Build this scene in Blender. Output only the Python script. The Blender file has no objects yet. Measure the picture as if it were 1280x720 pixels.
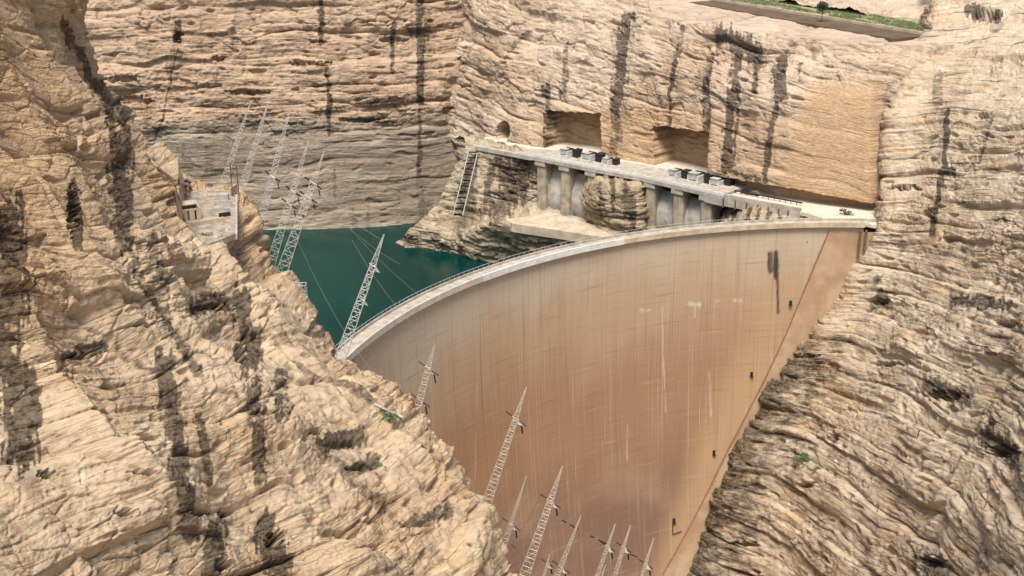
import bpy, math, random
import numpy as np
from mathutils import Vector, Matrix
random.seed(7)
R_ = math.radians
sc = bpy.context.scene
COL = sc.collection
F, PITCH, CAMH = 1500.0, R_(20), 116.0
sP, cP = math.sin(PITCH), math.cos(PITCH)
f32 = np.float32
WATER_Z = -42.0

# ------------------------------------------------------------------ layout helpers
def at(px, py, d):
    """world point seen at photo pixel (px,py) at forward ground distance d (metres)"""
    v = (py - 360) / F
    t = d / (cP - v * sP)
    return Vector(((px - 640) / F * t, d, CAMH - t * (sP + v * cP)))

def on(px, py, z):
    v = (py - 360) / F
    t = (CAMH - z) / (sP + v * cP)
    return Vector(((px - 640) / F * t, t * (cP - v * sP), z))

def ray(px, py):
    v = (py - 360) / F
    return Vector(((px - 640) / F, cP - v * sP, -(sP + v * cP))).normalized()

def project(p):
    x, y, z = p[..., 0], p[..., 1], p[..., 2] - CAMH
    dep = y * cP - z * sP
    return 640 + F * x / dep, 360 - F * (y * sP + z * cP) / dep

# ------------------------------------------------------------------ noise
def _h(ix, iy, iz, seed):
    h = (ix * np.uint32(374761393) + iy * np.uint32(668265263) + iz * np.uint32(2147483647) + np.uint32(seed * 974711 + 13))
    h = (h ^ (h >> np.uint32(13))) * np.uint32(1274126177)
    h = (h ^ (h >> np.uint32(16))) * np.uint32(2246822519)
    return h ^ (h >> np.uint32(15))

_G = np.array([[1,1,0],[-1,1,0],[1,-1,0],[-1,-1,0],[1,0,1],[-1,0,1],[1,0,-1],[-1,0,-1],
               [0,1,1],[0,-1,1],[0,1,-1],[0,-1,-1],[1,1,0],[-1,1,0],[0,-1,1],[0,-1,-1]], f32)

def perlin(x, y, z, seed=0):
    x, y, z = np.broadcast_arrays(np.asarray(x, f32), np.asarray(y, f32), np.asarray(z, f32))
    fx, fy, fz = np.floor(x), np.floor(y), np.floor(z)
    ix, iy, iz = (a.astype(np.int64).astype(np.uint32) for a in (fx, fy, fz))
    x, y, z = x - fx, y - fy, z - fz
    u, v, w = (t * t * t * (t * (t * 6 - 15) + 10) for t in (x, y, z))
    def g(dx, dy, dz):
        k = _h(ix + np.uint32(dx), iy + np.uint32(dy), iz + np.uint32(dz), seed) & np.uint32(15)
        G = _G[k]
        return G[..., 0] * (x - dx) + G[..., 1] * (y - dy) + G[..., 2] * (z - dz)
    a = g(0,0,0); a = a + u * (g(1,0,0) - a)
    b = g(0,1,0); b = b + u * (g(1,1,0) - b)
    c = g(0,0,1); c = c + u * (g(1,0,1) - c)
    d = g(0,1,1); d = d + u * (g(1,1,1) - d)
    a = a + v * (b - a); c = c + v * (d - c)
    return a + w * (c - a)

def fbm(x, y, z, seed=0, oct=3, gain=.5):
    s, a, f = 0, 1.0, 1.0
    for i in range(oct):
        s = s + a * perlin(x * f, y * f, z * f, seed + i)
        a *= gain; f *= 2.03
    return s

def blocks(x, y, z, seed):
    """angular fracture blocks: random value of the nearest cell and distance to the cell border"""
    fx, fy, fz = np.floor(x - .5), np.floor(y - .5), np.floor(z - .5)
    ix, iy, iz = (a.astype(np.int64).astype(np.uint32) for a in (fx, fy, fz))
    d1 = np.full(x.shape, 9., f32); d2 = d1.copy(); v = np.zeros(x.shape, f32)
    for i in range(2):
        for j in range(2):
            for k in range(2):
                h = _h(ix + np.uint32(i), iy + np.uint32(j), iz + np.uint32(k), seed)
                ox, oy, oz = (((h >> np.uint32(b)) & np.uint32(255)).astype(f32) / 255 * .8 + .1 for b in (0, 8, 16))
                d = np.sqrt((fx + i + ox - x) ** 2 + (fy + j + oy - y) ** 2 + (fz + k + oz - z) ** 2)
                val = ((h >> np.uint32(24)) & np.uint32(255)).astype(f32) / 127.5 - 1
                near = d < d1
                d2 = np.where(near, d1, np.minimum(d2, d)); v = np.where(near, val, v); d1 = np.where(near, d, d1)
    return v, d2 - d1

def sstep(a, b, x):
    t = np.clip((x - a) / (b - a), 0, 1)
    return t * t * (3 - 2 * t)

# ------------------------------------------------------------------ surfaces
def cubic(P, kn, t):
    P = np.asarray(P, float); n = len(kn)
    h = np.diff(kn); sl = np.diff(P, axis=0) / h.reshape(-1, *([1] * (P.ndim - 1)))
    m = np.empty_like(P); m[0] = sl[0]; m[-1] = sl[-1]
    for i in range(1, n - 1):
        m[i] = (sl[i] * h[i-1] + sl[i-1] * h[i]) / (h[i] + h[i-1])
    k = np.clip(np.searchsorted(kn, t, side='right') - 1, 0, n - 2)
    sh = (-1,) + (1,) * (P.ndim - 1)
    u = ((t - kn[k]) / h[k]).reshape(sh); hk = h[k].reshape(sh)
    return ((2*u**3 - 3*u**2 + 1) * P[k] + (u**3 - 2*u**2 + u) * hk * m[k] + (-2*u**3 + 3*u**2) * P[k+1] + (u**3 - u**2) * hk * m[k+1])

def patch(grid, step=1.2, wmax=1.4):
    """grid of (px,py,d) rows -> dense smooth world grid"""
    W = np.array([[at(*c) if len(c) == 3 else c[:3] for c in row] for row in grid], float)
    px, py = project(W); I = np.stack([px, py], -1)
    def samples(Wa, Ia):
        wl = np.linalg.norm(np.diff(Wa, axis=0), axis=-1); il = np.linalg.norm(np.diff(Ia, axis=0), axis=-1)
        kn = np.concatenate([[0], np.cumsum(np.maximum(wl.mean(1), .5))])
        ts = []
        for i in range(len(kn) - 1):
            cap = 420 if -70 < (Ia[i, :, 0].mean() + Ia[i+1, :, 0].mean()) / 2 < 1350 else 110
            n = int(min(max(np.percentile(il[i], 75) / step, wl[i].mean() / wmax, 3), cap))
            ts.append(np.linspace(kn[i], kn[i+1], n, endpoint=False))
        return kn, np.concatenate(ts + [[kn[-1]]])
    kr, tr = samples(W, I)
    kc, tc = samples(W.swapaxes(0, 1), I.swapaxes(0, 1))
    A = cubic(W, kr, tr)
    return cubic(A.swapaxes(0, 1), kc, tc).swapaxes(0, 1).copy()

def normals(P):
    n = np.cross(np.gradient(P, axis=1), np.gradient(P, axis=0))
    n /= np.linalg.norm(n, axis=-1, keepdims=True) + 1e-9
    if (n * (np.array([0, 0, CAMH]) - P)).sum(-1).mean() < 0: n = -n
    return n

def grid_mesh(name, P, mat, attrs=None, parent=None, smooth=True):
    nr, nc = P.shape[:2]
    idx = np.arange(nr * nc).reshape(nr, nc)
    q = np.stack([idx[:-1, :-1], idx[:-1, 1:], idx[1:, 1:], idx[1:, :-1]], -1).reshape(-1, 4)
    a = P[1:-1:7, 1:-1:7]
    n = np.cross(np.gradient(P, axis=1), np.gradient(P, axis=0))
    if (n * (np.array([0, 0, CAMH]) - P)).sum(-1).mean() < 0: q = q[:, ::-1]
    me = bpy.data.meshes.new(name)
    me.vertices.add(nr * nc); me.vertices.foreach_set('co', np.ascontiguousarray(P.reshape(-1), f32))
    me.loops.add(q.size); me.loops.foreach_set('vertex_index', np.ascontiguousarray(q.reshape(-1), np.int32))
    me.polygons.add(len(q)); me.polygons.foreach_set('loop_start', np.arange(0, q.size, 4, dtype=np.int32))
    if smooth: me.polygons.foreach_set('use_smooth', np.ones(len(q), bool))
    me.update(calc_edges=True)
    for k, v in (attrs or {}).items():
        at_ = me.attributes.new(k, 'FLOAT', 'POINT')
        at_.data.foreach_set('value', np.ascontiguousarray(v.reshape(-1), f32))
    me.materials.append(mat)
    o = bpy.data.objects.new(name, me); COL.objects.link(o)
    if parent: o.parent = parent
    return o

def beds(p, dip, warp_amp, seed):
    x, y, z = p[..., 0], p[..., 1], p[..., 2]
    return z + dip[0] * x + dip[1] * y + warp_amp * perlin(x / 55, y / 55, z / 40, seed) + warp_amp * .3 * perlin(x / 17, y / 17, z / 15, seed + 1)

def bed_layer(s, a, b, th, seed, lat, sharp=.12, cut=.0):
    """ledges: every bed has its own protrusion that changes along the strike, notched at its base"""
    s = s / th
    s = s + .33 * perlin(s * .9, s * 0 + 3.7, s * 0 + seed * 1.3, seed + 5) + .16 * perlin(a / lat * 2.2, b / lat * 2.2, s * .6, seed + 8)
    k = np.floor(s); fr = s - k
    pr = perlin(k * 7.37 + .5, a / lat, b / lat, seed) * 1.5
    pn = perlin((k + 1) * 7.37 + .5, a / lat, b / lat, seed) * 1.5
    w = sstep(1 - sharp, 1, fr)
    base = pr * (1 - w) + pn * w
    rnd = 1 - np.abs(2 * fr - 1) ** 3.5
    msk = sstep(-.15, .25, perlin(k * 3.17 + .21, a / lat * 1.3, b / lat * 1.3, seed + 3))
    out = base + (rnd - 1) * .55 * (.25 + .75 * msk)
    if cut:
        m2 = sstep(.02, .32, perlin(k * 4.7 + .33, a / lat * 1.1, b / lat * 1.1, seed + 13))
        out = out - cut * m2 * np.exp(-((1 - fr) / (.07 + .05 * m2)) ** 2)
    return out

def rock(P, n, amp=(2.2, .9, .34), th=(8, 3.1, 1.15), dip=(.0, .0), warp=3.5, seed=1, rib=2.0, fine=.3, pits=2.2, jnt=.9, calm=None, strike=(1, 0), lat=1.0, cut=.9, ribw=17, blk=.7):
    x, y, z = (P[..., i].astype(f32) for i in range(3))
    s = beds(P, dip, warp, seed).astype(f32)
    a, b = x, y
    d = 0
    for i in range(len(amp)):
        lm = 1.0 if i == 0 else .12 + 1.1 * sstep(-.28, .42, perlin(x / 28, y / 28, s / 9, seed + 20 + i))
        d = d + amp[i] * lm * bed_layer(s, a, b, th[i], seed * 11 + i * 31, (26, 12, 6)[i] * lat, cut=cut * (1, .6, .25)[i])
    along = x * strike[0] + y * strike[1]
    # ribs and gullies that run down the face
    wob = 9 * perlin(x / 30, y / 30, z / 30, seed + 40)
    rg = perlin((along + wob) / ribw, z / (ribw * 4), seed * .37, seed + 41)
    d = d + rib * (1.2 - 3.2 * np.abs(rg))
    d = d + rib * .25 * perlin((along + wob) / 7, z / 22, 0, seed + 43)
    d = d + rib * 1.3 * perlin(x / 34, y / 34, z / 20, seed + 44)
    # joint cracks
    jc = (along + .35 * z + 1.2 * wob * .4) / 11 + .5 * perlin(x / 20, y / 20, z / 14, seed + 50)
    jf = np.abs(jc - np.round(jc)) * 11
    jm = sstep(.02, .3, perlin(np.round(jc) * 5.3, s / 7, 0, seed + 51))
    d = d - jnt * np.exp(-(jf / .55) ** 2) * jm
    jk = np.floor(jc + .5) * 0 + np.round(jc - .5)
    d = d + jnt * .9 * perlin(jk * 3.71 + .37, s / 5.5, seed * 2.1, seed + 52)
    # angular broken blocks, flat faced, in two sizes
    wx, wy = x + .8 * perlin(x / 6, y / 6, z / 6, seed + 55), y + .8 * perlin(x / 6, y / 6, z / 6, seed + 56)
    bm = .25 + .9 * sstep(-.2, .4, perlin(x / 24, y / 24, z / 16, seed + 57))
    bv, be = blocks((wx + .2 * z) / 6.5, wy / 6.5, s / 3.0, seed + 58)
    d = d + blk * bm * (bv * .9 - .8 * sstep(.09, .0, be))
    bv, be = blocks(wx / 2.6, wy / 2.6, s / 1.1, seed + 59)
    d = d + blk * bm * (bv * .22 - .26 * sstep(.12, .0, be))
    # weathered hollows elongated along the beds
    pn = perlin(x / 6.5, y / 6.5, s / 2.1, seed + 60)
    d = d - pits * sstep(.34, .62, pn)
    pn2 = perlin(x / 2.3, y / 2.3, s / .9, seed + 61)
    d = d - pits * .25 * sstep(.35, .6, pn2)
    d = d + fine * fbm(x / 2.2, y / 2.2, z / 1.4, seed + 70, 3, .6)
    d = d + fine * 1.6 * np.abs(perlin(x / 5, y / 5, s / 2.5, seed + 75))
    if calm is not None: d = d * (1 - calm) + calm * .25 * fine * fbm(x / 1.4, y / 1.4, z / 1.4, seed + 80, 3, .6)
    return P + n * d[..., None], s

def streaks(P, lst, seed=0, wb=1.0):
    """desert-varnish stains and painted shade of gullies and hollows: (pixel polyline, half width px, strength); returned 0..1 per vertex"""
    px, py = project(P)
    out = np.zeros(px.shape)
    wob = 2.5 * perlin(py / 14, px / 30, 0, seed + 90) + 1.2 * perlin(py / 4, px / 9, 0, seed + 91)
    wob = wob * wb
    rag = (.8 * perlin(px / 4.3, py / 38, 0, seed + 92) + .45 * perlin(px / 9, py / 7, px / 31, seed + 93) + .5 * perlin(P[..., 0] * .9, P[..., 1] * .9, P[..., 2] * .5, seed + 94)) * (.35 + .65 * wb)
    for line, hw, st in lst:
        best = np.full(px.shape, 1e9)
        for (x0, y0), (x1, y1) in zip(line[:-1], line[1:]):
            dx, dy = x1 - x0, y1 - y0
            t = np.clip(((px - x0) * dx + (py - y0) * dy) / (dx * dx + dy * dy), 0, 1)
            dd = np.hypot(px + wob - x0 - t * dx, (py - y0 - t * dy) * .7)
            best = np.minimum(best, dd)
        out = np.maximum(out, st * sstep(hw * 1.15, hw * .35, best + hw * .8 * rag))
    return np.clip(out * 1.3, 0, 1)

def ledgy(st, P, s, seed):
    k = perlin(s * .8, P[..., 0] / 7, P[..., 1] / 7, seed) + .6 * perlin(s * 2.1, P[..., 0] / 3, P[..., 1] / 3, seed + 1)
    return st * (.7 + .3 * sstep(-.35, .15, k))

def caves(P2, n, lst):
    """hollows weathered into the face: (px, py, rx, ry, depth)"""
    px, py = project(P2); d = np.zeros(px.shape)
    w_ = 1.1 * perlin(px / 9, py / 5, 0, 301) + .9 * perlin(px / 3.5, py / 2.6, 0, 302)
    for x, y, rx, ry, dep in lst:
        q = ((px - x) / rx) ** 2 + ((py - y) / ry) ** 2 + w_
        d = np.maximum(d, dep * sstep(.95, .45, q))
    return P2 - n * d[..., None]

def varnish(P, s, seed, k, along, tall=30, w=4.0, th=.22):
    """scattered vertical run-off stains"""
    a = P[..., 0] * along[0] + P[..., 1] * along[1]
    v = perlin(a / w, P[..., 2] / tall, s * 0, seed) + .45 * perlin(a / (w * .4), P[..., 2] / (tall * .5), s * 0, seed + 1) + .5 * perlin(P[..., 0] / 45, P[..., 1] / 45, P[..., 2] / 30, seed + 2)
    return k * sstep(th, th + .4, v)

# ------------------------------------------------------------------ materials
def mat(name):
    m = bpy.data.materials.new(name); m.use_nodes = True
    nt = m.node_tree; b = nt.nodes['Principled BSDF']
    return m, nt, b

class N:
    def __init__(s, nt): s.nt = nt
    def new(s, t, **kw):
        n = s.nt.nodes.new(t)
        for k, v in kw.items(): setattr(n, k, v)
        return n
    def ln(s, a, b): s.nt.links.new(a, b)
    def set(s, sock, v):
        if hasattr(v, 'is_linked'): s.ln(v, sock)
        else: sock.default_value = v
    def attr(s, name): return s.new('ShaderNodeAttribute', attribute_name=name).outputs['Fac']
    def pos(s): return s.new('ShaderNodeNewGeometry').outputs['Position']
    def obj(s): return s.new('ShaderNodeTexCoord').outputs['Object']
    def comb(s, x, y, z):
        n = s.new('ShaderNodeCombineXYZ')
        for i, v in enumerate((x, y, z)): s.set(n.inputs[i], v)
        return n.outputs[0]
    def sep(s, v):
        n = s.new('ShaderNodeSeparateXYZ'); s.ln(v, n.inputs[0]); return n.outputs
    def vmul(s, v, k):
        n = s.new('ShaderNodeVectorMath', operation='MULTIPLY'); s.ln(v, n.inputs[0]); n.inputs[1].default_value = k; return n.outputs[0]
    def math(s, op, a, b=0.0, clamp=False):
        n = s.new('ShaderNodeMath', operation=op, use_clamp=clamp); s.set(n.inputs[0], a); s.set(n.inputs[1], b); return n.outputs[0]
    def noise(s, v, scale=1.0, detail=4.0, rough=.55, dist=0.0):
        n = s.new('ShaderNodeTexNoise'); s.ln(v, n.inputs['Vector'])
        n.inputs['Scale'].default_value = scale; n.inputs['Detail'].default_value = detail
        n.inputs['Roughness'].default_value = rough; n.inputs['Distortion'].default_value = dist
        return n.outputs['Fac']
    def ramp(s, f, a, b, lo=0.0, hi=1.0):
        n = s.new('ShaderNodeMapRange', interpolation_type='SMOOTHSTEP'); s.set(n.inputs[0], f)
        n.inputs[1].default_value = a; n.inputs[2].default_value = b; n.inputs[3].default_value = lo; n.inputs[4].default_value = hi
        return n.outputs[0]
    def mix(s, f, a, b, mode='MIX'):
        n = s.new('ShaderNodeMix', data_type='RGBA', blend_type=mode)
        s.set(n.inputs[0], f)
        for i, v in ((6, a), (7, b)):
            s.set(n.inputs[i], v if hasattr(v, 'is_linked') else (*v, 1))
        return n.outputs[2]
    def bump(s, h, strength, dist, b):
        n = s.new('ShaderNodeBump'); s.ln(h, n.inputs['Height']); n.inputs['Strength'].default_value = strength; n.inputs['Distance'].default_value = dist
        s.ln(n.outputs[0], b.inputs['Normal'])

def rock_mat(name, c1, c2, c3, dark, ring=False, seamk=.6, off=0, st=.64, patch_k=.6):
    """c1 pale, c2 warm, c3 grey; dark = mineral varnish and crevice shade colour"""
    m, nt, b = mat(name); g = N(nt)
    p = g.pos(); s = g.attr('bed')
    xyz = g.sep(p)
    sv = g.comb(g.math('MULTIPLY', xyz[0], .035), g.math('MULTIPLY', xyz[1], .035), g.math('ADD', g.math('MULTIPLY', s, .55), off))
    sf = g.comb(g.math('MULTIPLY', xyz[0], .12), g.math('MULTIPLY', xyz[1], .12), g.math('MULTIPLY', s, 1.9))
    big = g.noise(g.vmul(p, (.022, .022, .03)), 1, 4, .6, .6)
    med = g.noise(g.vmul(p, (.11, .11, .16)), 1, 5, .62, .4)
    fin = g.noise(g.vmul(p, (.9, .9, 1.3)), 1, 5, .65)
    band = g.noise(sv, 1, 4, .6, .3); bandf = g.noise(sf, 1, 4, .62, .4)
    c = g.mix(g.ramp(big, .4, .66), c1, c2)
    c = g.mix(g.ramp(med, .5, .74), c, c3)
    c = g.mix(g.ramp(band, .52, .7, 0, .55), c, c2)
    c = g.mix(g.ramp(bandf, .3, .5, .5, 0), c, c3)
    pale = tuple(min(.66, v * 1.3) for v in c1)
    c = g.mix(g.ramp(g.noise(g.vmul(p, (.2, .2, .5)), 1, 4, .6), .52, .72, 0, .7), c, pale)
    c = g.mix(g.ramp(fin, .3, .46, .22, 0), c, dark)
    c = g.mix(g.ramp(g.noise(g.vmul(p, (.16, .16, .09)), 1, 5, .68, .8), .55, .68, 0, patch_k), c, tuple(v * .36 for v in c3))
    def vor(k, sx, sz):
        n = g.new('ShaderNodeTexVoronoi', feature='DISTANCE_TO_EDGE'); wob_ = g.math('MULTIPLY', med, 1.6)
        g.ln(g.comb(g.math('ADD', g.math('MULTIPLY', xyz[0], sx), wob_), g.math('ADD', g.math('MULTIPLY', xyz[1], sx), wob_), g.math('ADD', g.math('MULTIPLY', s, sz), g.math('MULTIPLY', wob_, .6))), n.inputs['Vector'])
        n.inputs['Scale'].default_value = k; return n.outputs['Distance']
    crk = g.math('MULTIPLY', g.ramp(vor(1, .05, .55), .0, .035, 1, 0), g.ramp(big, .45, .58))
    c = g.mix(g.math('MULTIPLY', crk, .22), c, dark)
    # thin dark seams along the bedding: dark beds plus painted crevice shade
    seam = g.ramp(g.noise(g.comb(g.math('MULTIPLY', xyz[0], .05), g.math('MULTIPLY', xyz[1], .05), g.math('MULTIPLY', s, 1.15)), 1, 3, .55, .5), st, st + .06, 0, seamk)
    c = g.mix(seam, c, dark)
    if ring:
        wv = g.math('ADD', xyz[2], g.math('MULTIPLY', g.noise(g.vmul(p, (.03, .03, .05)), 1, 4), 13))
        rm = g.ramp(wv, 14.0, 9.0, 0, 1)
        grey = g.mix(g.ramp(g.noise(g.comb(g.math('MULTIPLY', xyz[0], .02), g.math('MULTIPLY', xyz[1], .02), g.math('MULTIPLY', s, .35)), 1, 5, .6), .36, .64), (.23, .18, .13), (.39, .315, .235))
        grey = g.mix(g.ramp(bandf, .3, .55, .6, 0), grey, (.15, .11, .075))
        c = g.mix(g.math('MULTIPLY', rm, .93), c, grey)
        lo = g.ramp(wv, -35, -38, 0, .4)
        c = g.mix(lo, c, (.52, .43, .29))
    c = g.mix(g.math('MULTIPLY', g.attr('warm'), g.ramp(med, .2, .7, .65, 1)), c, g.mix(g.ramp(fin, .3, .7), (.40, .245, .125), (.52, .35, .20)))
    brk = g.noise(g.comb(g.math('MULTIPLY', xyz[0], .3), g.math('MULTIPLY', xyz[1], .3), g.math('MULTIPLY', s, .85)), 1, 5, .7, .5)
    stn = g.math('MULTIPLY', g.ramp(g.math('ADD', g.attr('stain_shade'), g.math('MULTIPLY', g.math('SUBTRACT', brk, .5), 1.7)), .1, .84), g.ramp(g.attr('stain_shade'), .02, .3))
    stn = g.math('MULTIPLY', stn, g.ramp(fin, .25, .6, .97, .7))
    c = g.mix(stn, c, (.021, .014, .011))
    g.ln(c, b.inputs['Base Color']); b.inputs['Roughness'].default_value = .92; b.inputs['Specular IOR Level'].default_value = .15
    h = g.math('ADD', g.noise(g.vmul(p, (1.1, 1.1, 2.0)), 1, 7, .7), g.math('MULTIPLY', bandf, 1.0))
    h = g.math('SUBTRACT', h, g.math('MULTIPLY', crk, .6))
    g.bump(h, 1.0, .55, b)
    return m

def plain(name, c, rough=.7, metal=0.0, var=.25, scale=.6, c2=None, bump=.15):
    m, nt, b = mat(name); g = N(nt)
    p = g.pos()
    n1 = g.noise(g.vmul(p, (scale,) * 3), 1, 5, .65)
    c2 = c2 or tuple(v * (1 - var) for v in c)
    cc = g.mix(g.ramp(n1, .35, .65), c2, c)
    g.ln(cc, b.inputs['Base Color']); b.inputs['Roughness'].default_value = rough; b.inputs['Metallic'].default_value = metal; b.inputs['Specular IOR Level'].default_value = .25
    if bump: g.bump(g.noise(g.vmul(p, (3,) * 3), 1, 4, .6), bump, .1, b)
    return m

DK = (.06, .042, .032)
M = {}
M['left'] = rock_mat('golden_limestone', (.56, .42, .272), (.49, .325, .18), (.385, .285, .185), DK, off=3, seamk=.5, patch_k=.5)
M['right'] = rock_mat('cream_limestone', (.555, .445, .315), (.475, .35, .22), (.365, .29, .21), DK, off=11, st=.59, seamk=.7, patch_k=.42)
M['mid'] = rock_mat('pinkish_limestone', (.51, .40, .29), (.465, .33, .215), (.37, .285, .205), DK, off=21, seamk=.5)
M['far'] = rock_mat('banded_limestone', (.47, .34, .225), (.39, .26, .165), (.30, .215, .155), DK, ring=True, off=31, seamk=.7)
M['spur'] = rock_mat('stained_limestone', (.42, .345, .235), (.36, .265, .165), (.24, .20, .15), DK, off=41)
M['concrete'] = plain('pale_concrete', (.44, .395, .32), .85, scale=.35, c2=(.30, .26, .205))
M['white'] = plain('white_paint', (.66, .635, .57), .6, scale=.5, var=.2)
M['pier'] = plain('weathered_concrete', (.40, .34, .245), .9, scale=.3, c2=(.24, .20, .145))
M['gate'] = plain('grey_steel_plate', (.46, .42, .345), .7, scale=.25, c2=(.27, .25, .215))
M['dark'] = plain('dark_metal', (.035, .032, .03), .55, .3, scale=2)
M['steel'] = plain('galvanised_steel', (.50, .44, .35), .5, .25, scale=1.5, var=.2)
M['paleste'] = plain('pale_galvanised_steel', (.60, .58, .53), .5, .2, scale=1.5, var=.2)
M['insul'] = plain('brown_glazed_porcelain', (.030, .018, .014), .35, scale=2)
M['cable'] = plain('aluminium_cable', (.36, .33, .29), .5, .5, scale=2, bump=0)
M['apron'] = plain('sandy_concrete', (.50, .415, .30), .9, scale=.3, c2=(.37, .29, .20))
M['dirt'] = plain('trampled_dirt', (.55, .42, .28), .95, scale=.2, c2=(.46, .33, .20))
M['rust'] = plain('rusty_sheet', (.17, .12, .085), .8, scale=.8, c2=(.09, .07, .055))
M['plaster'] = plain('sandy_plaster', (.46, .35, .24), .9, scale=.8, c2=(.38, .29, .20))
M['grey'] = plain('grey_concrete', (.42, .40, .36), .9, scale=.5, c2=(.30, .285, .255))

def leaf_mat(name, a, b_):
    m, nt, b = mat(name); g = N(nt)
    n = g.noise(g.vmul(g.pos(), (2.5,) * 3), 1, 3, .6)
    g.ln(g.mix(g.ramp(n, .35, .65), a, b_), b.inputs['Base Color']); b.inputs['Roughness'].default_value = .7
    return m
M['leaf'] = leaf_mat('green_leaves', (.045, .085, .022), (.10, .15, .045))
M['leafdark'] = leaf_mat('dark_leaves', (.012, .018, .009), (.03, .038, .018))
M['leafdry'] = leaf_mat('dusty_leaves', (.11, .115, .06), (.18, .17, .10))
M['grass'] = leaf_mat('bank_grass', (.10, .14, .045), (.20, .21, .09))
M['bark'] = plain('grey_bark', (.12, .09, .06), .9)

# ------------------------------------------------------------------ mesh builder
class MB:
    def __init__(s): s.v = []; s.f = []
    def add(s, vs, fs):
        o = len(s.v); s.v += [tuple(v) for v in vs]; s.f += [tuple(i + o for i in f) for f in fs]
    def hexa(s, c):
        s.add(c, [(0,3,2,1),(4,5,6,7),(0,1,5,4),(1,2,6,5),(2,3,7,6),(3,0,4,7)])
    def box(s, c, size, ax=None):
        """box centred at c, axes ax = (x,y,z unit vectors)"""
        c = Vector(c); X, Y, Z = ax or (Vector((1,0,0)), Vector((0,1,0)), Vector((0,0,1)))
        a, b, d = X * size[0] / 2, Y * size[1] / 2, Z * size[2] / 2
        s.hexa([c-a-b-d, c+a-b-d, c+a+b-d, c-a+b-d, c-a-b+d, c+a-b+d, c+a+b+d, c-a+b+d])
    def bar(s, p, q, w, w2=None, n=4):
        p, q = Vector(p), Vector(q); d = (q - p)
        if d.length < 1e-6: return
        d.normalize(); u = d.orthogonal().normalized(); v = d.cross(u)
        w2 = w if w2 is None else w2
        vs = []
        for r, c in ((w, p), (w2, q)):
            for i in range(n):
                t = 2 * math.pi * (i + .5) / n
                vs.append(c + (u * math.cos(t) + v * math.sin(t)) * r)
        fs = [(i, (i+1) % n, n + (i+1) % n, n + i) for i in range(n)] + [tuple(range(n))[::-1], tuple(range(n, 2*n))]
        s.add(vs, fs)
    def tube(s, pts, r, n=6):
        for a, b in zip(pts[:-1], pts[1:]): s.bar(a, b, r, n=n)
    def build(s, name, m, parent=None, smooth=False):
        me = bpy.data.meshes.new(name); me.from_pydata(s.v, [], s.f); me.update()
        me.materials.append(m)
        if smooth:
            for p in me.polygons: p.use_smooth = True
        o = bpy.data.objects.new(name, me); COL.objects.link(o)
        if parent:
            o.parent = parent
            o.matrix_parent_inverse = Matrix.Translation(parent.location).inverted() if parent.type == 'EMPTY' else Matrix.Identity(4)
        return o

def tag(o, label=None, cat=None, group=None, kind=None):
    if label: o['label'] = label
    if cat: o['category'] = cat
    if group: o['group'] = group
    if kind: o['kind'] = kind
    return o
def empty(name, loc, label, cat, group=None):
    o = bpy.data.objects.new(name, None); COL.objects.link(o); o.location = loc
    return tag(o, label, cat, group)
def struct(o, label, cat): return tag(o, label, cat, kind='structure')

# ------------------------------------------------------------------ DAM geometry data
DC = Vector((107.2, 226.9)); DR = 153.7
def face_r(z): return DR - .0007 * z * z                    # downstream face, leans out downstream at depth
def dam_pt(th, r, z): return Vector((DC.x + r * math.cos(th), DC.y + r * math.sin(th), z))
TH_R = math.atan2(376 - DC.y + 3.5, 116.5 - DC.x)           # right (far) end
TH_L = math.atan2(255 - DC.y, -44 - DC.x)                   # left end, hidden in the cliff
def dam_depth(px, py):
    d = ray(px, py); lo, hi = 100.0, 460.0
    o = Vector((0, 0, CAMH)); t = 150.0
    while t < 600:
        p = o + d * t
        if math.hypot(p.x - DC.x, p.y - DC.y) > face_r(min(0, p.z)) and p.y > DC.y: return p.y
        t += .25
    return 380.0

# ------------------------------------------------------------------ LEFT CLIFF
Lg = [
 [(-120,-70,178),(-20,-60,200),(25,-60,215),(50,-50,250),(66,-55,285),(46,-40,330),(30,-10,360)],
 [(-120, 60,168),(-20, 65,188),(40, 70,204),(76, 76,240),(108, 80,284),(90, 95,325),(60,130,355)],
 [(-120,150,160),(-10,160,178),(75,170,193),(130,180,228),(182,192,284),(164,208,322),(120,240,350)],
 [(-120,235,152),( 10,240,169),(110,250,189),(205,262,243),(303,252,289),(284,280,322),(230,310,348)],
 [(-120,310,146),( 20,315,162),(125,322,180),(240,330,226),(343,337,276),(323,361,308),(290,395,335)],
 [(-120,390,139),( 40,395,154),(150,405,173),(280,415,214),(417,434,259),(394,457,290),(340,490,318)],
 [(-120,480,131),( 60,485,147),(190,490,165),(335,500,197),(500,526,243),(478,551,274),(420,580,303)],
 [(-120,570,124),( 70,578,139),(215,585,156),(385,595,183),(572,618,228),(550,646,259),(500,670,288)],
 [(-120,660,117),( 80,668,131),(235,675,148),(425,685,171),(614,706,215),(594,734,246),(550,760,275)],
 [(-120,770,109),( 90,780,122),(250,785,137),(450,795,158),(652,804,202),(632,834,234),(590,860,262)],
 [(-120,930,100),(100,930,110),(265,940,124),(480,950,145),(720,950,185),(705,985,216),(650,1010,245)],
 [(-120,1150,88),(110,1150,97),(280,1160,108),(500,1170,128),(790,1150,168),(775,1190,198),(720,1220,225)],
]
Zy = at(262, 262, 268).z
Lg = [[(-620, row[0][1], row[0][2] * .84)] + row for row in Lg]
P = patch(Lg, 1.15, 1.3); n = normals(P)
px, py = project(P)
calm = sstep(150, 60, px - .25 * (py - 200)) * sstep(420, 260, py) * .45
calm = np.maximum(calm, .62 * np.exp(-((px - 385) / 48) ** 2 - ((py - 375) / 62) ** 2))
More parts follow.
